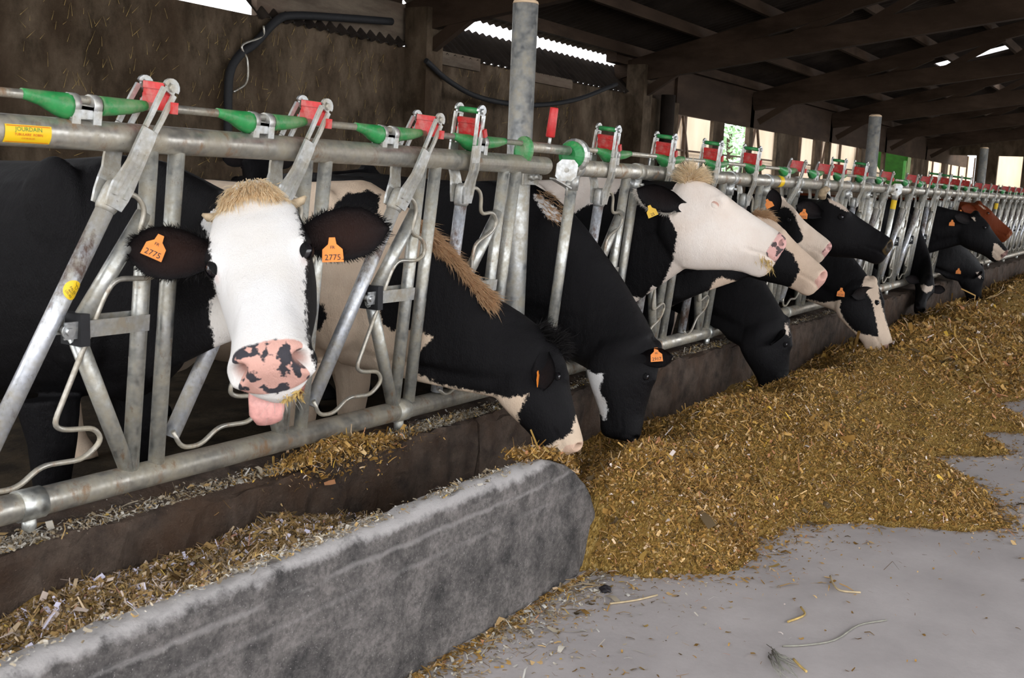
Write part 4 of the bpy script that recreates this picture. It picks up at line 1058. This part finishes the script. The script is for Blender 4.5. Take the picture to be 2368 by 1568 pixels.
    for zone, poly in black:
        sdm = poly_sd(px, poly)*mpx; z = near_head if zone == 'h' else (~near_head if zone == 'b' else np.ones(len(allv), bool))
        coat = np.where(z, np.minimum(coat, -sdm), coat)
    coat[nv:] = -.3
    coat[nv+n_ear:] = lidc
    if ear_white: coat[nv:nv+n_ear] = np.where(np.array(ewhite)[:n_ear] > .8, .05, -.3)
    org = V3(W[0], W[1], FLOORP)
    root = empty('cow', org); tag(root, label, 'cow', group)
    me = bpy.data.meshes.new('body'); nn_ = len(allv)
    me.vertices.add(nn_); me.vertices.foreach_set('co', (allv-org).ravel().astype('f'))
    me.loops.add(allf.size); me.loops.foreach_set('vertex_index', allf.ravel().astype('i'))
    me.polygons.add(len(allf)); me.polygons.foreach_set('loop_start', (np.arange(len(allf))*4).astype('i'))
    me.polygons.foreach_set('use_smooth', np.ones(len(allf), bool)); me.update(); me.validate()
    Z = np.zeros(len(ev))
    for nm, arr in (('coat', coat), ('skin', np.r_[skin, Z]), ('hole', np.r_[hole, Z]), ('pink', np.r_[pink, np.zeros(n_ear), np.array(lidp)]), ('ear', np.r_[np.zeros(nv), np.array(eear)])):
        at = me.attributes.new(nm, 'FLOAT', 'POINT'); at.data.foreach_set('value', arr.astype('f'))
    obj('body', me, mat, root); vn = np.empty(nn_*3); me.vertices.foreach_get('normal', vn); vn = vn.reshape(-1, 3)
    info = dict(root=root, org=org, H=H, a=a, n=n_, s=s_, k=k, P=P, eyes=eyes, mat=mat, co=allv[:nv], vn=vn[:nv], loc=(A2[:nv], N2[:nv], S2_[:nv]), px=px[:nv], ears=ears, earb=earb, earl=earl)
    if eye_open:
        for ce, sd_ in eyes:
            bm = bmesh.new(); bmesh.ops.create_uvsphere(bm, u_segments=20, v_segments=14, radius=.0222*k)
            em = bpy.data.meshes.new('eye'); bm.to_mesh(em); bm.free(); em.polygons.foreach_set('use_smooth', [True]*len(em.polygons))
            obj('eye', em, M['eye'], root, ce-sd_*.010*k-org)
    for tg in tags: ear_tag(info, ears, **tg)
    return info
def ear_tag(info, ears, ear=0, t=.45, num='', size=1.0, yellow=False, rot=0., down=None, face=None, pos=None, px=None, lift=.035):
    """plastic flag tag: stem button, flared flag and printed number"""
    sg, dr, wd = ears[ear]; a, n_, s_, k = info['a'], info['n'], info['s'], info['k']
    d = ear_axes(dr, wd)[0]; e3 = info['earb']; eb = info['H'](e3[0], e3[1], sg*e3[2])
    if px is not None:
        em = eb+k*d*.07; dep = (em-CAM)@MM[:, 2]-lift; r_ = ray(px); pos = CAM+r_*dep/FPX
    p = eb+k*d*(t*.205) if pos is None else np.asarray(pos, float)
    vw = unit(CAM-p) if face is None else unit(face)
    dn = V3(0, 0, -1) if down is None else np.asarray(down, float); dn = unit(dn-vw*(dn@vw)); rt = np.cross(dn, vw); rt = -rt if rt @ MM[:, 0] < 0 else rt
    c, s2 = math.cos(rot), math.sin(rot); dn, rt = dn*c+rt*s2, rt*c-dn*s2
    p = p+vw*.018 if pos is None else p
    out = [(-.008, 0), (.008, 0), (.011, .018), (.027, .032), (.029, .066), (-.029, .066), (-.027, .032), (-.011, .018)]
    f = lambda x, y, z: p+size*(rt*x+dn*(y-.008)+vw*z)-info['org']
    mb = MB(); n = len(out)
    mb.add([f(x, y, 0) for x, y in out]+[f(x, y, .003) for x, y in out], [tuple(range(n)), tuple(range(n, 2*n))[::-1]]+[(i, (i+1) % n, n+(i+1) % n, n+i) for i in range(n)])
    o = mb.build('ear_tag', M['yellow_tag'] if yellow else M['orange'], info['root'])
    if num:
        def txt(s, y, sz, nm):
            tm = text_mesh(s, sz); co = np.array([v.co[:] for v in tm.vertices])
            co = np.array([f(x_, y-y_, .0042) for x_, y_, _ in co]); tm.vertices.foreach_set('co', co.ravel().astype('f')); tm.update(); tm.materials.clear(); obj(nm, tm, M['ink'], o)
        txt(num, .054, .022, 'tag_number')
        if size > .9 and not yellow: txt('FR', .027, .012, 'tag_code')
    return o
def strands(info, name, roots, dirs, length, mat, width=.0022, curl=.3, label=None):
    """ribbons of hair, bent at two joints"""
    n = len(roots); roots = np.asarray(roots); dirs = np.asarray(dirs); mbv = []; fs = []
    L = length*RNG.lognormal(0, .25, n); side = np.cross(dirs, RNG.normal(0, 1, (n, 3))); side /= np.linalg.norm(side, axis=1)[:, None]+1e-9
    bend = RNG.normal(0, curl, (n, 3))+np.array([0, 0, -curl])
    p0 = roots; d1 = dirs; d2 = dirs+bend*.6; d2 /= np.linalg.norm(d2, axis=1)[:, None]; d3 = dirs+bend*1.4; d3 /= np.linalg.norm(d3, axis=1)[:, None]
    p1 = p0+d1*L[:, None]*.34; p2 = p1+d2*L[:, None]*.34; p3 = p2+d3*L[:, None]*.32
    w_ = side*width
    v = np.stack([p0-w_, p0+w_, p1-w_, p1+w_, p2-w_*.7, p2+w_*.7, p3], 1).reshape(-1, 3)-info['org']
    i = np.arange(n)*7
    fs = [tuple(x) for x in np.stack([i, i+1, i+3, i+2], 1)]+[tuple(x) for x in np.stack([i+2, i+3, i+5, i+4], 1)]+[tuple(x) for x in np.stack([i+4, i+5, i+6], 1)]
    o = MB().add(v, fs).build(name, mat, info['root']); o['kind'] = 'stuff'; return o
def hair_mat(name, c):
    k = NT(name); f = k.noise(k.coord(), 90, 4); col = k.ramp(f, [(.3, tuple(x*.75 for x in c)), (.7, c)])
    k.set(col, .6, 0, .2); tr_ = k.n('ShaderNodeBsdfTranslucent'); k.l(col, tr_.inputs['Color']); mx = k.n('ShaderNodeMixShader'); mx.inputs[0].default_value = .5
    k.l(k.p.outputs[0], mx.inputs[1]); k.l(tr_.outputs[0], mx.inputs[2]); k.l(mx.outputs[0], k.out.inputs['Surface']); return k.m
M['hair_cream'] = hair_mat('cream_hair', (.95, .79, .55)); M['hair_tan'] = hair_mat('tan_hair', (.66, .44, .26)); M['hair_black'] = hair_mat('black_hair', (.02, .018, .018)); M['hair_white'] = hair_mat('white_whiskers', (.75, .70, .63))
BLK = (.0042, .0038, .0044)
def cmat(nm, light=(.80, .72, .64), dark=BLK, skin=(.66, .36, .28), blot=(.66, .36, .28), dirty=(.62, .46, .33)): return coat_mat('coat_'+nm, dark, light, skin, blot, dirty)

def skin_hair(info, name, n, filt, dirf, length, mat, width=.0016, curl=.25, lift=-.004):
    """hair rooted on the skin where filt(a, n, s, px) holds"""
    A_, N_, S_ = info['loc']; idx = np.nonzero(filt(A_, N_, S_, info['px'], info['co']))[0]
    if len(idx) == 0: return None
    i = RNG.choice(idx, n); r_ = info['co'][i]+info['vn'][i]*lift+RNG.normal(0, .004, (n, 3))
    d = dirf(info['vn'][i], A_[i], S_[i])+RNG.normal(0, .18, (n, 3)); d /= np.linalg.norm(d, axis=1)[:, None]
    return strands(info, name, r_, d, length, mat, width, curl)
def ear_fringe(info, sgi, mat, n=700, ln=.018, lower=False):
    sg, dr, wd = info['ears'][sgi]; k = info['k']; d, wv, fn = ear_axes(dr, wd); e3 = info['earb']; b = info['H'](e3[0], e3[1], sg*e3[2]); R_, D_ = [], []
    up = 1 if wv[2] > 0 else -1
    for i in range(n):
        t = RNG.uniform(.05, 1); v = -up if lower else RNG.choice([-1, 1]); wdt = .066*np.interp(t, [0, .12, .3, .55, .75, .9, 1], [.42, .55, .86, 1, .86, .52, .06])
        R_.append(b+k*(d*(t*info['earl']-.02)+wv*v*wdt*.95+fn*.026*(1-t*.6))); D_.append(unit(wv*v*(1.1-t)+d*t+fn*.2+RNG.normal(0, .3, 3)))
    strands(info, 'ear_fringe', R_, D_, ln, mat, .0009, .15)

# ---- cow facing us with its tongue out
Pa = on_y((580, 448), -.30); Qa = solve_muzzle(Pa, (632, 872), .63, .05)
mA = cmat('white_faced', (.86, .84, .82), skin=(.70, .40, .33), blot=(.055, .052, .06), dirty=(.82, .76, .68))
A = cow('black cow with white face and tongue out, tags reading 2775, head through fence', Pa, Qa, (0, 1, .02), (2.17, .44, 1.47), (0, -1, 0), .008,
        white=[('h', [(468, 520), (484, 455), (540, 400), (640, 405), (682, 470), (698, 545), (714, 582), (706, 640), (706, 700), (712, 800), (750, 900), (720, 1030), (540, 1030), (515, 900), (494, 800), (486, 740), (486, 700), (500, 680), (488, 632), (486, 570), (474, 530)])], mat=mA, jaw=.92, wh=1.06, dewlap=1.12,
        ears=[(-1, (-1, .06, .05), (.12, 1, .1)), (1, (1, .12, .05), (-.2, 1, .1))], earw=1.12, earin=.9, earb=(.125, -.075, .118), earl=.235, gapx=2.18, gap=(2.006, 2.608, 'open'), eyepink=True, skinlo=.505, skinw=.084, neckup=0, eye_n=-.030, eye_a=.222,
        tags=[dict(ear=0, px=(370, 550), num='2775', rot=-.42), dict(ear=1, px=(768, 556), num='2775', rot=.06)])
H, a_, n_, s_, k_ = A['H'], A['a'], A['n'], A['s'], A['k']
tp = [H(.46, -.165, -.025), H(.53, -.182, -.034), H(.556, -.212, -.040), H(.556, -.245, -.042), H(.548, -.266, -.042)]
rings = [ell_ring(p-A['org'], unit(a_*.9+n_*.1), s_, hh*k_, hw*k_, 16, 2) for p, hh, hw in zip(tp, (.018, .020, .017, .014, .004), (.038, .042, .042, .032, .012))]
mbt = MB(); loft(mbt, rings); mbt.sm = [True]*len(mbt.f); mbt.build('tongue', M['tongue'], A['root'])
rings = [ell_ring(H(aa, nn_, .03)-A['org'], n_, s_, hh*k_, hw*k_, 14, 2) for aa, nn_, hh, hw in ((.44, -.165, .02, .035), (.525, -.165, .024, .034), (.552, -.168, .018, .026), (.558, -.17, .008, .012))]
mbt = MB(); loft(mbt, rings); mbt.sm = [True]*len(mbt.f); mbt.build('mouth_lining', M['mouth'], A['root'])
pr = [H(RNG.uniform(.548, .566), RNG.uniform(-.175, -.150), RNG.uniform(.0, .055)) for i in range(90)]
strands(A, 'feed_in_mouth', pr, RNG.normal(0, 1, (90, 3))*.5+a_*.6, .018, M['straw'], .003)
POLL = lambda a0, a1, nn0, sw: (lambda A_, N_, S_, px, co: (A_ > a0) & (A_ < a1) & (N_ > nn0) & (np.abs(S_) < sw))
skin_hair(A, 'poll_hair', 7000, POLL(-.10, .035, -.06, .088), lambda vn, aa, ss: vn*.16+a_*.95+np.outer(ss*2.0, s_), .042, M['hair_cream'], .0013, .12)
skin_hair(A, 'chin_whiskers', 130, lambda A_, N_, S_, px, co: (A_ > .40) & (A_ < .56) & (N_ < -.17), lambda vn, aa, ss: vn*.9-s_*.3-n_*.2, .05, M['hair_white'], .0005, .2)
for sg in (-1, 1):
    mbh = MB().tube([H(.012, -.05, sg*.098)-A['org'], H(.006, -.046, sg*.122)-A['org'], H(-.002, -.04, sg*.134)-A['org']], [.013*k_, .011*k_, .004*k_], 12); mbh.build('horn_bud', M['horn'], A['root'])
for i in (0, 1): ear_fringe(A, i, M['hair_black'])

# ---- white and black cow eating by the trough end
Pb = on_y((1278, 795), -.42); Qb = solve_muzzle(Pb, (1318, 1045), .54, .45)
mB = cmat('cream_black', (.78, .62, .47), skin=(.74, .52, .38), blot=(.70, .48, .36), dirty=(.66, .47, .32))
B = cow('cream-white cow with black neck and cheek eating at the trough end', Pb, Qb, (1, -.30, 0), (3.28, .42, 1.42), (.02, -1, 0), .011, base='white', gapx=3.312, gap=(3.203, 3.76, 'shut'), neckw=.78, jaw=1.08,
        black=[('all', [(880, 640), (920, 600), (985, 600), (1012, 560), (1050, 575), (1090, 600), (1108, 680), (1128, 700), (1180, 680), (1300, 740), (1390, 860), (1345, 930), (1328, 970), (1322, 1002), (1278, 1026), (1248, 1040), (1205, 1000), (1196, 960), (1222, 912), (1180, 920), (1100, 905), (1020, 890), (962, 862), (968, 815), (1000, 780), (960, 760), (905, 765), (880, 740)]),
               ('b', [(770, 478), (800, 450), (850, 440), (880, 452), (872, 490), (835, 505), (790, 508)]), ('b', [(722, 690), (748, 705), (755, 735), (740, 765), (722, 760)]), ('b', [(560, 420), (600, 395), (640, 420), (600, 450)])],
        white=[('h', [(1285, 825), (1300, 826), (1345, 892), (1322, 890), (1300, 860)]), ('b', [(1005, 705), (1022, 712), (1028, 735), (1018, 738), (1012, 722)])],
        mat=mB, ears=[(-1, (-.05, -1, .45), (1, 0, .1)), (1, (.5, .3, -.8), (.2, .9, .2))], tags=[dict(ear=0, px=(1243, 862), num='', rot=.2, size=.85, face=MM[:, 0]*.96-MM[:, 2]*.28)], neckup=.02)
H, a_, n_, s_ = B['H'], B['a'], B['n'], B['s']; bn, ba = n_, a_
skin_hair(B, 'poll_hair', 2200, POLL(-.10, .07, -.07, .09), lambda vn, aa, ss: vn*.9+ba*.25, .05, M['hair_black'], .0014, .2)
crest = [(960, 520), (985, 500), (1060, 560), (1130, 650), (1140, 705), (1115, 705), (1080, 650), (1040, 605), (1000, 575)]
tg = unit(on_x((1120, 690), 3.34)-on_x((1000, 540), 3.34))
skin_hair(B, 'crest_hair', 5200, lambda A_, N_, S_, px, co: (poly_sd(px, crest) > 0) & (co[:, 1] < .5), lambda vn, aa, ss: vn*.55+tg*.8+V3(0, 0, -.25), .055, M['hair_tan'], .0015, .2)

# ---- black cow, tag 2917
Pc = on_y((1516, 800), -.45); Qc = solve_muzzle(Pc, (1446, 1014), .50, .55)
mC = cmat('black_2917', (.80, .78, .76), skin=(.012, .011, .012), blot=(.012, .011, .012))
C_ = cow('black cow with orange tag 2917 eating with its head lowered', Pc, Qc, (1, -.30, 0), (4.40, .36, 1.45), (0, -1, 0), .012, gapx=4.42, gap=(4.253, 4.9, 'shut'), jaw=1.14,
         white=[('b', [(1232, 448), (1255, 455), (1285, 480), (1305, 505), (1290, 515), (1262, 500), (1245, 475)]), ('all', [(1345, 850), (1375, 864), (1398, 862), (1386, 905), (1406, 938), (1400, 975), (1376, 940), (1355, 900)])], mat=mC,
         ears=[(-1, (1, .05, .7), (-.2, .9, .2)), (1, (.2, .6, -.8), (.2, .9, .2))], neckup=.03, tags=[dict(ear=0, px=(1517, 808), num='2917', size=.95, rot=.14)])
skin_hair(C_, 'crest_hair', 900, lambda A_, N_, S_, px, co: (poly_sd(px, [(1232, 440), (1270, 440), (1310, 505), (1290, 515), (1262, 500)]) > 0) & (co[:, 1] < .6), lambda vn, aa, ss: vn*.3+V3(0, -.7, -.5), .04, M['hair_tan'], .0015, .2)
# ---- white-faced cow with raised head
Pd = on_y((1598, 412), -.32); Qd = solve_muzzle(Pd, (1803, 582), .60, .5)
mD = cmat('white_head_raised', (.90, .81, .73), skin=(.76, .44, .40), blot=(.10, .075, .075), dirty=(.78, .62, .50))
D_ = cow('white-headed cow with black ear raising its head, eyes closed, feed in mouth', Pd, Qd, (1, .10, 0), (5.06, .52, 1.46), (0, -1, 0), .009, base='black', jaw=1.16, dewlap=1.12, gapx=5.06, gap=(4.9, 5.55, 'shut'), earb=(.03, -.15, .105), earl=.25, earw=1.15, skinlo=.492, throat=1.6, brisket=.10,
         white=[('h', [(1540, 380), (1840, 380), (1840, 700), (1520, 720), (1530, 660), (1556, 600), (1566, 540), (1548, 505)]), ('b', [(1100, 380), (1450, 380), (1440, 425), (1425, 445), (1390, 462), (1352, 478), (1318, 500), (1270, 460), (1180, 400)]),
                ('b', [(1600, 600), (1600, 660), (1500, 760), (1440, 800), (1432, 740), (1440, 690), (1468, 685), (1488, 695), (1510, 660), (1535, 648), (1560, 590)])],
         mat=mD, eye_open=False, eyepink=True, eye_white=True, ears=[(-1, (-1, .32, .15), (.35, .7, .5)), (1, (.3, .6, -.8), (.2, .9, .2))], tags=[dict(ear=0, px=(1502, 478), num='25', yellow=True, rot=.45, size=.9)])
H, a_, n_, s_ = D_['H'], D_['a'], D_['n'], D_['s']; dn_, da_ = n_, a_
skin_hair(D_, 'poll_hair', 3600, POLL(-.10, .05, -.05, .09), lambda vn, aa, ss: vn*.75+da_*np.where(aa > 0, .5, -.3)[:, None], .055, M['hair_cream'], .0015, .2)
pr = [H(RNG.uniform(.47, .555), RNG.uniform(-.185, -.160), RNG.uniform(-.085, .02)) for i in range(200)]
strands(D_, 'feed_in_mouth', pr, np.array([unit(V3(0, 0, -1)*.8+a_*.5-s_*.4+RNG.normal(0, .45, 3)) for _ in pr]), .045, M['straw'], .0022, .3)
ear_fringe(D_, 0, M['hair_white'], 900, .026, True)
# ---- white and black cow behind it
Pe = on_y((1760, 500), -.33); Qe = solve_muzzle(Pe, (1899, 654), .57, .35)
mE = cmat('pink_nosed', (.80, .62, .48), skin=(.74, .44, .36), blot=(.72, .42, .35))
E_ = cow('black and white cow with pink nose beneath the raised white head', Pe, Qe, (1, .0, 0), (5.722, .52, 1.42), (0, -1, 0), .012, gapx=5.71, gap=(5.55, 6.2, 'shut'), throat=1.35, brisket=.06, base='black',
         white=[('h', [(1735, 480), (1790, 480), (1840, 560), (1925, 620), (1925, 690), (1870, 715), (1830, 690), (1800, 690), (1830, 660), (1850, 625), (1835, 590), (1800, 560), (1760, 530)]), ('all', [(1672, 640), (1700, 650), (1725, 668), (1752, 672), (1754, 682), (1715, 680), (1680, 678), (1640, 690), (1600, 712), (1540, 750), (1530, 720), (1580, 700), (1640, 672), (1655, 645)])], mat=mE, ears=[(-1, (-1, .2, .3), (.2, .8, .3)), (1, (.3, .6, -.8), (.2, .9, .2))])
ea_ = E_['a']; skin_hair(E_, 'poll_hair', 1200, POLL(-.08, .05, -.05, .09), lambda vn, aa, ss: vn*.4+ea_*.8, .05, M['hair_tan'], .0018, .2)
# ---- black cow eating
Pf = on_y((1814, 740), -.42); Qf = solve_muzzle(Pf, (1800, 908), .49, .55)
mF = cmat('all_black', skin=(.012, .011, .012), blot=(.012, .011, .012))
F_ = cow('all-black cow eating, white mark on poll, below the pink-nosed cow', Pf, Qf, (1, -.30, 0), (6.385, .38, 1.42), (0, -1, 0), .013, gapx=6.37, gap=(6.2, 6.85, 'shut'), jaw=1.12, white=[('h', [(1814, 750), (1822, 748), (1826, 778), (1818, 774)])], mat=mF, ears=[(-1, (-.55, -.55, .6), (.6, .6, .2)), (1, (.4, .5, -.8), (.2, .9, .2))])
# ---- white cow with a black eye patch
Pg = on_y((1788, 462), -.14); Qg = solve_muzzle(Pg, (1912, 584), .54, .45)
mG = cmat('eye_patch', (.80, .66, .54), skin=(.72, .42, .38), blot=(.30, .16, .15))
G_ = cow('white-faced cow with a black patch around its eye', Pg, Qg, (1, .05, 0), (7.0, .62, 1.42), (0, -1, 0), .013, gapx=7, gap=(6.85, 7.5, 'open'), base='white',
         black=[('h', [(1793, 492), (1806, 478), (1822, 480), (1838, 497), (1846, 520), (1858, 548), (1852, 560), (1836, 566), (1820, 556), (1800, 546), (1786, 528), (1784, 515), (1792, 505)]), ('b', [(1500, 430), (1760, 430), (1765, 600), (1500, 700)])], mat=mG,
         ears=[(-1, (-.15, 1, .35), (1, .15, .1)), (1, (.3, .9, -.4), (1, 0, .1))], tags=[dict(ear=0, px=(1774, 463), num='', size=.9, rot=.5)])
# ---- black cow with a horn
Ph = on_y((1903, 458), -.28); Qh = solve_muzzle(Ph, (2054, 580), .60, .4)
mH = cmat('black_horned', (.80, .66, .55), skin=(.030, .024, .018), blot=(.09, .06, .025))
H_ = cow('black cow with stub horn and white forehead, tag 8655, head raised', Ph, Qh, (1, .12, 0), (7.65, .52, 1.44), (0, -1, 0), .012, gapx=7.62, gap=(7.5, 8.15, 'open'), white=[('h', [(1914, 458), (1935, 462), (1952, 474), (1963, 488), (1955, 488), (1935, 476), (1918, 468)])], mat=mH, jaw=.98, dewlap=.9, earb=(.04, -.13, .10),
         ears=[(-1, (-1, .28, .35), (.2, .9, .1)), (1, (.4, .6, -.7), (.2, .9, .2))], tags=[dict(ear=0, px=(1860, 486), num='8655', rot=-.1, lift=.07)])
Hh = H_['H']
MB().tube([Hh(.0, -.02, -.09)-H_['org'], Hh(-.01, .01, -.125)-H_['org'], Hh(.0, .03, -.15)-H_['org'], Hh(.02, .035, -.165)-H_['org']], [.03, .028, .024, .010], 12).build('horn', M['horn'], H_['root'])
# ---- black cow with white blaze eating
Pi = on_y((2016, 648), -.47); Qi = solve_muzzle(Pi, (2043, 806), .53, .5)
mI = cmat('blaze', (.78, .62, .48), skin=(.60, .38, .30), blot=(.20, .10, .09))
I_ = cow('black cow with long white blaze and white jaw, eating', Pi, Qi, (1, -.12, 0), (8.3, .36, 1.42), (0, -1, 0), .013, gapx=8.3, gap=(8.15, 8.8, 'shut'), jaw=1.06,
         white=[('h', [(1992, 662), (1998, 645), (2010, 620), (2030, 640), (2034, 690), (2050, 745), (2065, 785), (2034, 792), (2026, 740), (2016, 695)]), ('h', [(2000, 774), (2030, 778), (2075, 778), (2075, 830), (2000, 830), (1960, 775), (1930, 730), (1950, 735), (1975, 765)]), ('all', [(1860, 690), (1900, 700), (1945, 694), (1942, 712), (1950, 735), (1932, 738), (1915, 715), (1880, 702)])], mat=mI,
         ears=[(-1, (-1, -.25, .4), (0, .9, .3)), (1, (.6, .2, -.7), (.2, .9, .2))], tags=[dict(ear=0, px=(1946, 668), num='6535', rot=-.05)])
# ---- further cows
mJ = cmat('far_black', (.72, .60, .50), skin=(.012, .011, .012), blot=(.012, .011, .012))
Pj = on_y((2150, 640), -.29); Qj = solve_muzzle(Pj, (2122, 715), .52, .15)
J_ = cow('black cow with heart-shaped white star, head down facing the alley', Pj, Qj, (.25, 1, 0), (11.92, .40, 1.42), (0, -1, 0), .015, gapx=11.92, gap=(11.78, 12.43, 'shut'), white=[('h', [(2128, 660), (2136, 658), (2144, 662), (2158, 661), (2156, 671), (2142, 678), (2132, 671)])], mat=mJ, ears=[(-1, (-1, .2, .2), (0, 1, .2)), (1, (1, -.15, .1), (0, 1, .2))])
Pk = on_y((2267, 614), -.42); Qk = solve_muzzle(Pk, (2256, 698), .50, .6)
K_ = cow('black cow with small white poll mark eating, beside the star-marked cow', Pk, Qk, (1, -.30, 0), (13.25, .36, 1.42), (0, -1, 0), .016, gapx=13.25, gap=(13.08, 13.73, 'shut'), jaw=1.1, white=[('h', [(2256, 630), (2264, 629), (2272, 644), (2266, 646)])], mat=mJ, ears=[(-1, (-.6, -.5, .6), (.6, .6, .2)), (1, (.4, .5, -.8), (.2, .9, .2))], tags=[dict(ear=0, px=(2217, 622), size=1.0, lift=.16)])
mL = cmat('white_nosed', (.74, .60, .48), skin=(.40, .24, .20), blot=(.16, .09, .08))
Pl = on_y((2256, 494), -.46); Ql = solve_muzzle(Pl, (2320, 593), .57, .4)
L_ = cow('black cow with white nose tip in front of the brown cow', Pl, Ql, (1, .1, 0), (12.6, .46, 1.42), (0, -1, 0), .015, gapx=12.6, gap=(12.43, 13.08, 'shut'), earb=(.03, -.14, .10), earl=.24, white=[('h', [(2298, 562), (2306, 564), (2330, 588), (2324, 606), (2304, 602), (2294, 594)]), ('h', [(2246, 503), (2254, 502), (2256, 512), (2250, 508)])], mat=mL, ears=[(-1, (-1, .3, .3), (.2, .9, .1)), (1, (.4, .6, -.7), (.2, .9, .2))], tags=[dict(ear=0, px=(2202, 510), size=1.0)])
mM = cmat('red_brown', (.70, .55, .42), dark=(.12, .024, .006), skin=(.22, .06, .02), blot=(.20, .06, .02))
Pm = on_y((2262, 470), -.30); Qm = solve_muzzle(Pm, (2333, 547), .56, .45)
M_ = cow('red-brown cow with head raised over the fence row', Pm, Qm, (1, .1, 0), (13.9, .5, 1.45), (0, -1, 0), .016, gapx=13.9, gap=(13.73, 14.38, 'shut'), earb=(.03, -.14, .10), earl=.23, white=[('h', [(2262, 473), (2270, 475), (2280, 484), (2272, 482)])], mat=mM, ears=[(-1, (-1, .2, .3), (.2, .9, .1)), (1, (.4, .6, -.7), (.2, .9, .2))], tags=[dict(ear=0, px=(2222, 487), size=.9)])

# ---- cows standing further back in the pen
def back_cow(label, W, bd, mat, head_dz=.0, **kw):
    W = np.asarray(W, float); bd = unit(bd); P = W+bd*.80+V3(0, 0, .10+head_dz); Q = P+unit(bd*.7+V3(0, 0, -.7))*.55
    sd_ = np.cross(V3(0, 0, 1), bd); side = (sd_@MM[:, 2], sd_@MM[:, 0], sd_@MM[:, 1])
    ev_ = lambda v: (v@MM[:, 0], v@MM[:, 1], -(v@MM[:, 2]))
    return cow(label, P, Q, side, W, bd, .02, mat=mat, group='cows standing further back in the pen', ears=[(-1, ev_(-sd_+V3(0, 0, .15)), ev_(V3(0, 0, 1))), (1, ev_(sd_+V3(0, 0, .15)), ev_(V3(0, 0, 1)))], **kw)
mN = cmat('back_white_black', (.76, .66, .56))
back_cow('black and white cow standing across the pen behind the white-faced cow', (5.3, 2.6, 1.40), (1, .1, 0), mN, white=[('b', [(540, 372), (600, 376), (660, 395), (700, 430), (640, 470), (560, 440), (575, 405)])])
back_cow('black cow in the back of the pen, white-tipped ears over the rail', (6.55, 4.25, 1.40), (-.72, -.72, 0), mN, .12, white=[('h', [(850, 320), (905, 320), (900, 420), (860, 420)])])
back_cow('brown-black cow in the pen behind the eye-patched cow', (9.6, 2.3, 1.38), (.3, -1, 0), cmat('back_brown', (.6, .45, .34), dark=(.035, .014, .007)))
back_cow('pale cow in the pen behind the horned cow', (11.2, 3.3, 1.36), (.1, -1, 0), cmat('back_pale', (.62, .45, .34)), base='white')
